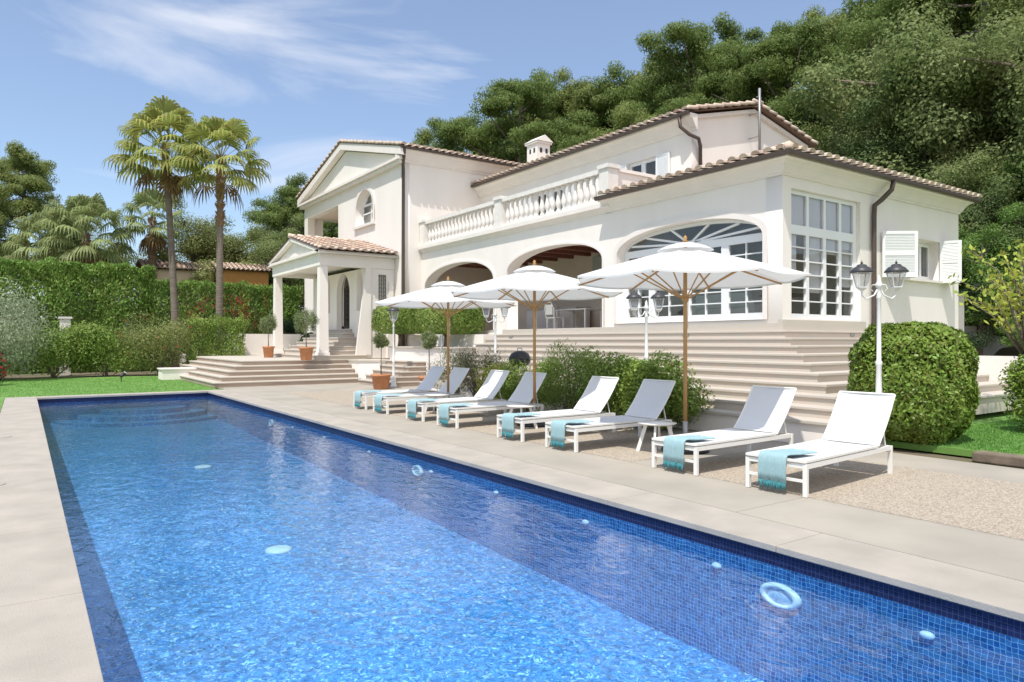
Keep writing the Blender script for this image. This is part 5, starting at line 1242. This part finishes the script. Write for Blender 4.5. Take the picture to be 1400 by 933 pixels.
# ================================================================== PALMS
def fan_leaf(mb, base, az_, el_, pet, fan, seg, droop, rd):
    """petiole plus fan of pleated segments whose outer halves droop"""
    d = Vector((math.cos(az_) * math.cos(el_), math.sin(az_) * math.cos(el_), math.sin(el_)))
    c = base + d * pet + Vector((0, 0, -.10 * pet * math.cos(el_)))
    side = d.cross(Vector((0, 0, 1))).normalized(); nrm_ = side.cross(d).normalized()
    mb.bar(base, c, .035, .02)
    for k in range(seg):
        a = (k / (seg - 1) - .5) * R(205); w = fan * .055
        u_ = (d * math.cos(a) + side * math.sin(a) - nrm_ * .16 * abs(math.sin(a))).normalized(); t_ = u_.cross(nrm_).normalized() * w
        L = fan * (.75 + .25 * math.cos(a * .8)) * rd.uniform(.88, 1.06)
        f = nrm_ * (.018 * (1 if k % 2 else -1))
        p1 = c + u_ * L * .5 + Vector((0, 0, -.05 * droop * L)) + f
        p2 = c + u_ * L * .80 + Vector((0, 0, -.30 * droop * L)); p3 = c + u_ * L * .90 + Vector((rd.uniform(-.04, .04), rd.uniform(-.04, .04), -(.62 + rd.uniform(0, .25)) * droop * L))
        mb.add([c, p1 - t_, p1 + t_, p2 - t_ * .7, p2 + t_ * .7, p3], [(0, 1, 2), (1, 3, 4, 2), (3, 5, 4)])
def palm(loc, H, label, seed, m=palm_m, fan=1.15, nl=34, tr=.24, grp='fan palms behind the hedge', boots=2.6, lean=(0, 0), dead=12, droop=1.0, pet=1.0):
    rd = random.Random(seed); r = tag(empty('fan_palm', loc), label, 'palm', grp); top = Vector((lean[0], lean[1], H))
    pts = [Vector((lean[0] * (t ** 1.6), lean[1] * (t ** 1.6), H * t)) for t in (0, .15, .3, .5, .7, .85, 1)]
    MB().tube(pts, [tr * 1.45, tr * 1.1, tr, tr * .92, tr * .88, tr * .85, tr * .9], 14).build('trunk', palmbark, r, True)
    bt = MB()
    for k in range(int(boots * 46)):
        z = H - rd.uniform(0, boots); a = k * 2.4; t = z / H; c = Vector((lean[0] * t ** 1.6, lean[1] * t ** 1.6, z)); o = Vector((math.cos(a), math.sin(a), 0)); s_ = o.cross(Vector((0, 0, 1))) * .06; w_ = tr * .84
        bt.add([c + o * w_ - s_, c + o * w_ + s_, c + o * (w_ + .13) + Vector((0, 0, .22)) + s_ * .5, c + o * (w_ + .13) + Vector((0, 0, .22)) - s_ * .5, c + o * w_ + Vector((0, 0, .14)) - s_, c + o * w_ + Vector((0, 0, .14)) + s_], [(0, 1, 2, 3), (4, 3, 2, 5), (0, 3, 4), (1, 5, 2)])
    bt.build('leaf_bases', palmboot, r)
    cb = MB()
    for k in range(nl):
        t = k / (nl - 1); fan_leaf(cb, top + Vector((0, 0, -.25 * t)), k * 2.399 + rd.uniform(-.2, .2), R(82 - 105 * t) + rd.uniform(-.1, .1), pet * rd.uniform(.85, 1.15), fan * rd.uniform(.85, 1.1), 20, droop * (.75 + .55 * math.cos(R(70 - 90 * t))), rd)
    cb.build('crown', m, r)
    db = MB()
    for k in range(dead): fan_leaf(db, top + Vector((0, 0, -.5)), k * 2.399, R(-38 - 28 * rd.random()), pet * .8, fan * .8, 14, .8, rd)
    if dead: db.build('dry_fronds', deadpalm_m, r)
palm((7.05, 43.2, 0), 12.6, 'tall fan palm with a leaning grey trunk, the left one of the tall pair', 1, fan=1.35, lean=(-.5, .6), pet=1.75, dead=6, nl=38, droop=.62, tr=.19)
palm((8.72, 40.3, 0), 11.7, 'tall fan palm with a straight trunk, the right one of the tall pair', 2, fan=1.25, lean=(.1, .1), pet=1.65, dead=3, nl=32, boots=3.8, droop=.58, tr=.19)
palm((7.7, 56.8, 0), 10.6, 'shorter fan palm with a reddish rough trunk, just left of the tall pair', 3, m=palm2_m, fan=1.2, pet=1.4, boots=5, dead=8, nl=26, droop=.6)
palm((3.6, 57.5, 0), 9.2, 'low broad fan palm with pale drooping leaves, left of the tall palms', 4, m=palm2_m, fan=1.4, pet=2.1, droop=.7, nl=42, boots=1, dead=8)
palm((1.6, 60.5, 0), 8.6, 'low fan palm at the left behind the tall hedge', 5, m=palm2_m, fan=1.4, pet=1.9, droop=.7, nl=36, boots=1, dead=4)
palm((13.5, 39.6, .9), .55, 'small cycad-like palm with arching dark fronds beside the porch column', 6, m=dark_m, fan=.75, pet=.45, nl=26, tr=.14, grp=None, boots=.3, dead=0)
# ================================================================== NEIGHBOUR HOUSES
def house(loc, sx, sy, h, wallm, label, rz=0):
    r = tag(empty('neighbour_house', loc, rz), label, 'house'); w_ = plate('wall', rect(-sx / 2, sx / 2, 0, h), [rect(-sx / 4 - .5, -sx / 4 + .5, h * .4, h * .8), rect(sx / 4 - .5, sx / 4 + .5, h * .4, h * .8)], .3, frameY(-sy / 2), wallm, r)
    MB().box(-sx / 2, sx / 2, sy / 2 - .3, sy / 2, 0, h).box(-sx / 2, -sx / 2 + .3, -sy / 2 + .16, sy / 2 - .3, 0, h).box(sx / 2 - .3, sx / 2, -sy / 2 + .16, sy / 2 - .3, 0, h).build('wall', wallm, r)
    MB().box(-sx / 2 + .3, sx / 2 - .3, -sy / 2 + .4, -sy / 2 + .5, .1, h).build('interior_wall', interior_dk, r)
    a = math.atan(.32); roof('roof', (-sx / 2 - .3, -sy / 2 - .4, h + .02), (1, 0, 0), (0, math.cos(a), math.sin(a)), sx + .6, lambda u: (0, (sy / 2 + .4) / math.cos(a)), r); roof('roof', (-sx / 2 - .3, sy / 2 + .4, h + .02), (1, 0, 0), (0, -math.cos(a), math.sin(a)), sx + .6, lambda u: (0, (sy / 2 + .4) / math.cos(a)), r)
    return r
orange = mat('orange_render', (0.55, 0.27, 0.08), .9, var=.1); cream = mat('cream_render', (0.62, 0.50, 0.33), .9, var=.1)
house((13.9, 57.6, 0), 3.6, 3.4, 7.1, orange, 'orange neighbouring house with a tiled roof behind the far hedge')
house((9.6, 59.0, 0), 4.6, 4, 7.0, cream, 'cream neighbouring house half hidden by trees behind the palms')
cm = tag(empty('neighbour_chimney', (6.9, 74, 0)), 'white tapered chimney stack showing above the tall hedge', 'chimney')
MB().add([(-.0, 0, 0)], []) or None
tb = MB(); tb.lathe([(1.6, 0), (1.5, 7.6), (.75, 9.9)], n=4, rot=PI / 4); tb.build('stack', stucco, cm); MB().box(-.7, .7, -.7, .7, 9.91, 10.1).build('cap', trim, cm)

# ================================================================== TREES
K = [('pine', 1, 14, 3.3), ('pine', 2, 15, 3.5), ('pine', 3, 13.5, 3.1), ('pine', 4, 15, 3.0), ('pine', 5, 14.5, 3.6)]
GP = 'tall pines on the slope behind the villa'
hz = lambda x: 26 * (1 - math.exp(-max(0, (x - 29) * .32) / 26)) - .3
POS = ['far left end of the pine row, just above the left wing roof', 'above the tower roof, second pine from the left', 'behind the villa roof left of the chimney', 'pine left of the chimney with a pale crown', 'tall dark pine rising above the chimney',
 'broad pine right of the chimney', 'pine beyond the long upper eave', 'pine above the middle of the upper eave', 'pine right of the middle of the long upper eave', 'tall pine just left of the upper gable', 'tall pine above the upper gable ridge',
 'pine right of the gable mast', 'tall pine above the low wing hip', 'very tall pine near the top edge', 'tall pine over the low wing eave, cut by the top edge', 'pine behind the right part of the low wing, cut by the top edge', 'pine near the top right corner', 'pine in the top right corner',
 'lower pine behind the upper roof', 'lower pine close behind the upper gable', 'lower pine behind the roof valley by the chimney', 'lower pine behind the left wing roof', 'lower pine behind the mast']
PIN = [(32.9, 68.5, 24.2), (34.1, 64.0, 25.5), (35.8, 60.3, 25.6), (35.8, 55.5, 25.1), (33.4, 47.4, 26.3), (39.6, 50.4, 26.9), (39.5, 45.6, 26.3), (39.2, 40.9, 24.4), (43.1, 40.7, 25.9), (40.7, 35.0, 25.5), (45.9, 36.2, 27.7), (43.2, 30.9, 23.4), (41.9, 26.9, 23.9), (47.9, 27.6, 27.6), (42.4, 21.7, 24.8), (48.8, 22.1, 28.4), (42.2, 16.9, 24.6), (48.8, 17.1, 27.4),
       (34.0, 34.8, 19.6), (36.6, 30.6, 19.8), (32.4, 40.8, 19.4), (32.3, 50.6, 20.3), (38.7, 26.6, 19.0)]
for i, (x, y, zt) in enumerate(PIN):
    zt -= (1.9, 1.9, 1.9, 1.9, 1.7, 1.4, .7, .5, .4, .7, .6, .6, .9, 1, 1, 1, 1, 1, 1.5, 1.5, 1.5, 1.5, 1.5)[i]
    z0 = hz(x); k = K[(i * 2 + i // 5) % 5]; s_ = min(1.28, (zt - z0) / k[2]); z0 = zt - s_ * k[2] if zt - z0 > 1.28 * k[2] else z0
    tree('pine_tree', k, (x, y, min(z0, hz(x))), 1.0 * s_ if zt - hz(x) <= 1.28 * k[2] else (zt - hz(x)) / k[2], (i * 1.7) % 6.28, 'pine: ' + POS[i], 'pine', GP, pine_m if i % 5 in (0, 2, 4) else pine2_m)
KO = [('oak', 11, 9.5, 3.1), ('oak', 12, 10, 3.5), ('oak', 13, 10.5, 2.9)]
OP = ['pale broadleaf tree right of the low wing hip', 'greyish broadleaf tree over the low wing eave', 'broadleaf tree over the downpipe of the low wing', 'broadleaf tree above the small shuttered window', 'broadleaf tree right of the end of the low wing', 'broadleaf tree at the right edge, high up', 'broadleaf tree behind the low wing roof', 'bright green lower tree right of the villa corner', 'bright green lower tree at the right edge above the yellow shrub']
for i, (x, y, zt) in enumerate([(37.3, 22.8, 17.4), (35.4, 19.2, 14.7), (35.2, 16.9, 13.3), (34.7, 14.8, 12.0), (34.1, 12.8, 10.1), (40.1, 13.5, 13.0), (40.2, 23.2, 13.4), (31.4, 12.3, 7.8), (31.6, 10.9, 7.0)]):
    k = KO[i % 3]; z0 = hz(x) - .2; h_ = max(5.0, (zt - z0) * .84)
    tree('broadleaf_tree', k, (x, y, z0), h_ / k[2] * .95, i * 1.3, OP[i], 'tree', 'broadleaf trees right behind the villa', (oak_m, oakd_m, broad_m, oak_m, oakd_m, oak_m, oakd_m, fresh_m, fresh_m)[i])
for i, (x, y, h_, m_, lb) in enumerate([(35.5, 9.0, 9, fresh_m, 'fresh green tree beyond the right edge of the yard'), (38, 12, 15, oak_m, 'tall broadleaf tree rising at the right edge behind the bright green ones'), (33.5, 20.5, 7.5, oak_m, 'low dark tree right behind the low wing roof'), (37.5, 17.0, 16, oak_m, 'tall broadleaf tree between the pines and the right edge'), (44, 18, 17, oak_m, 'big broadleaf tree high on the slope at the right'), (30.5, 15.8, 6.0, dark_m, 'dark understorey tree behind the end of the low wing'), (29.8, 12.9, 4.8, dark_m, 'dark understorey tree above the grey retaining wall')]):
    k = KO[i % 3]; tree('broadleaf_tree', k, (x, y, hz(x) - .2), h_ / k[2], i * 2.1 + .5, lb, 'tree', None, m_)
tree('pine_tree', ('pine', 7, 14, 6.0), (25.5, 9.4, -.2), 1.1, .5, 'near pine whose feathery branches reach in at the top right corner', 'pine', None, pine2_m) if False else None
# left background
tree('pine_tree', K[4], (0.2, 71.0, 0), 1.25, 1.0, 'loose green tree at the left edge above the tall hedge', 'tree', 'trees beyond the left hedge', pine2_m)
tree('pine_tree', K[1], (-3.2, 66.0, 0), 1.1, 2.0, 'green tree cut off by the left edge above the hedge', 'tree', 'trees beyond the left hedge', pine2_m)
tree('pine_tree', K[2], (20.5, 65.0, 0), 1.27, .4, 'dark umbrella-shaped pine just left of the left wing', 'pine', 'trees beyond the left hedge', pine_m)
tree('pine_tree', K[1], (25, 72.0, 0), 1.1, 3.4, 'pine seen through the open loggia of the left wing', 'pine', 'trees beyond the left hedge', pine_m)
tree('broadleaf_tree', KO[0], (14.6, 62.0, 0), 1.25, .3, 'yellowish green broadleaf tree right of the tall palms', 'tree', 'broadleaf trees beyond the palms', broad_m)
tree('broadleaf_tree', KO[1], (11.3, 60.5, 0), 1.15, 1.3, 'olive-green broadleaf tree between the two tall palm trunks', 'tree', 'broadleaf trees beyond the palms', broad_m)
tree('broadleaf_tree', KO[0], (5.0, 66.5, 0), 1.1, 2.3, 'dusty broadleaf tree behind the low fan palms', 'tree', 'broadleaf trees beyond the palms', oak_m)
tree('broadleaf_tree', KO[1], (17.3, 58.0, 0), 1.1, 4.3, 'green broadleaf tree behind the porch roof', 'tree', 'broadleaf trees beyond the palms', oak_m)
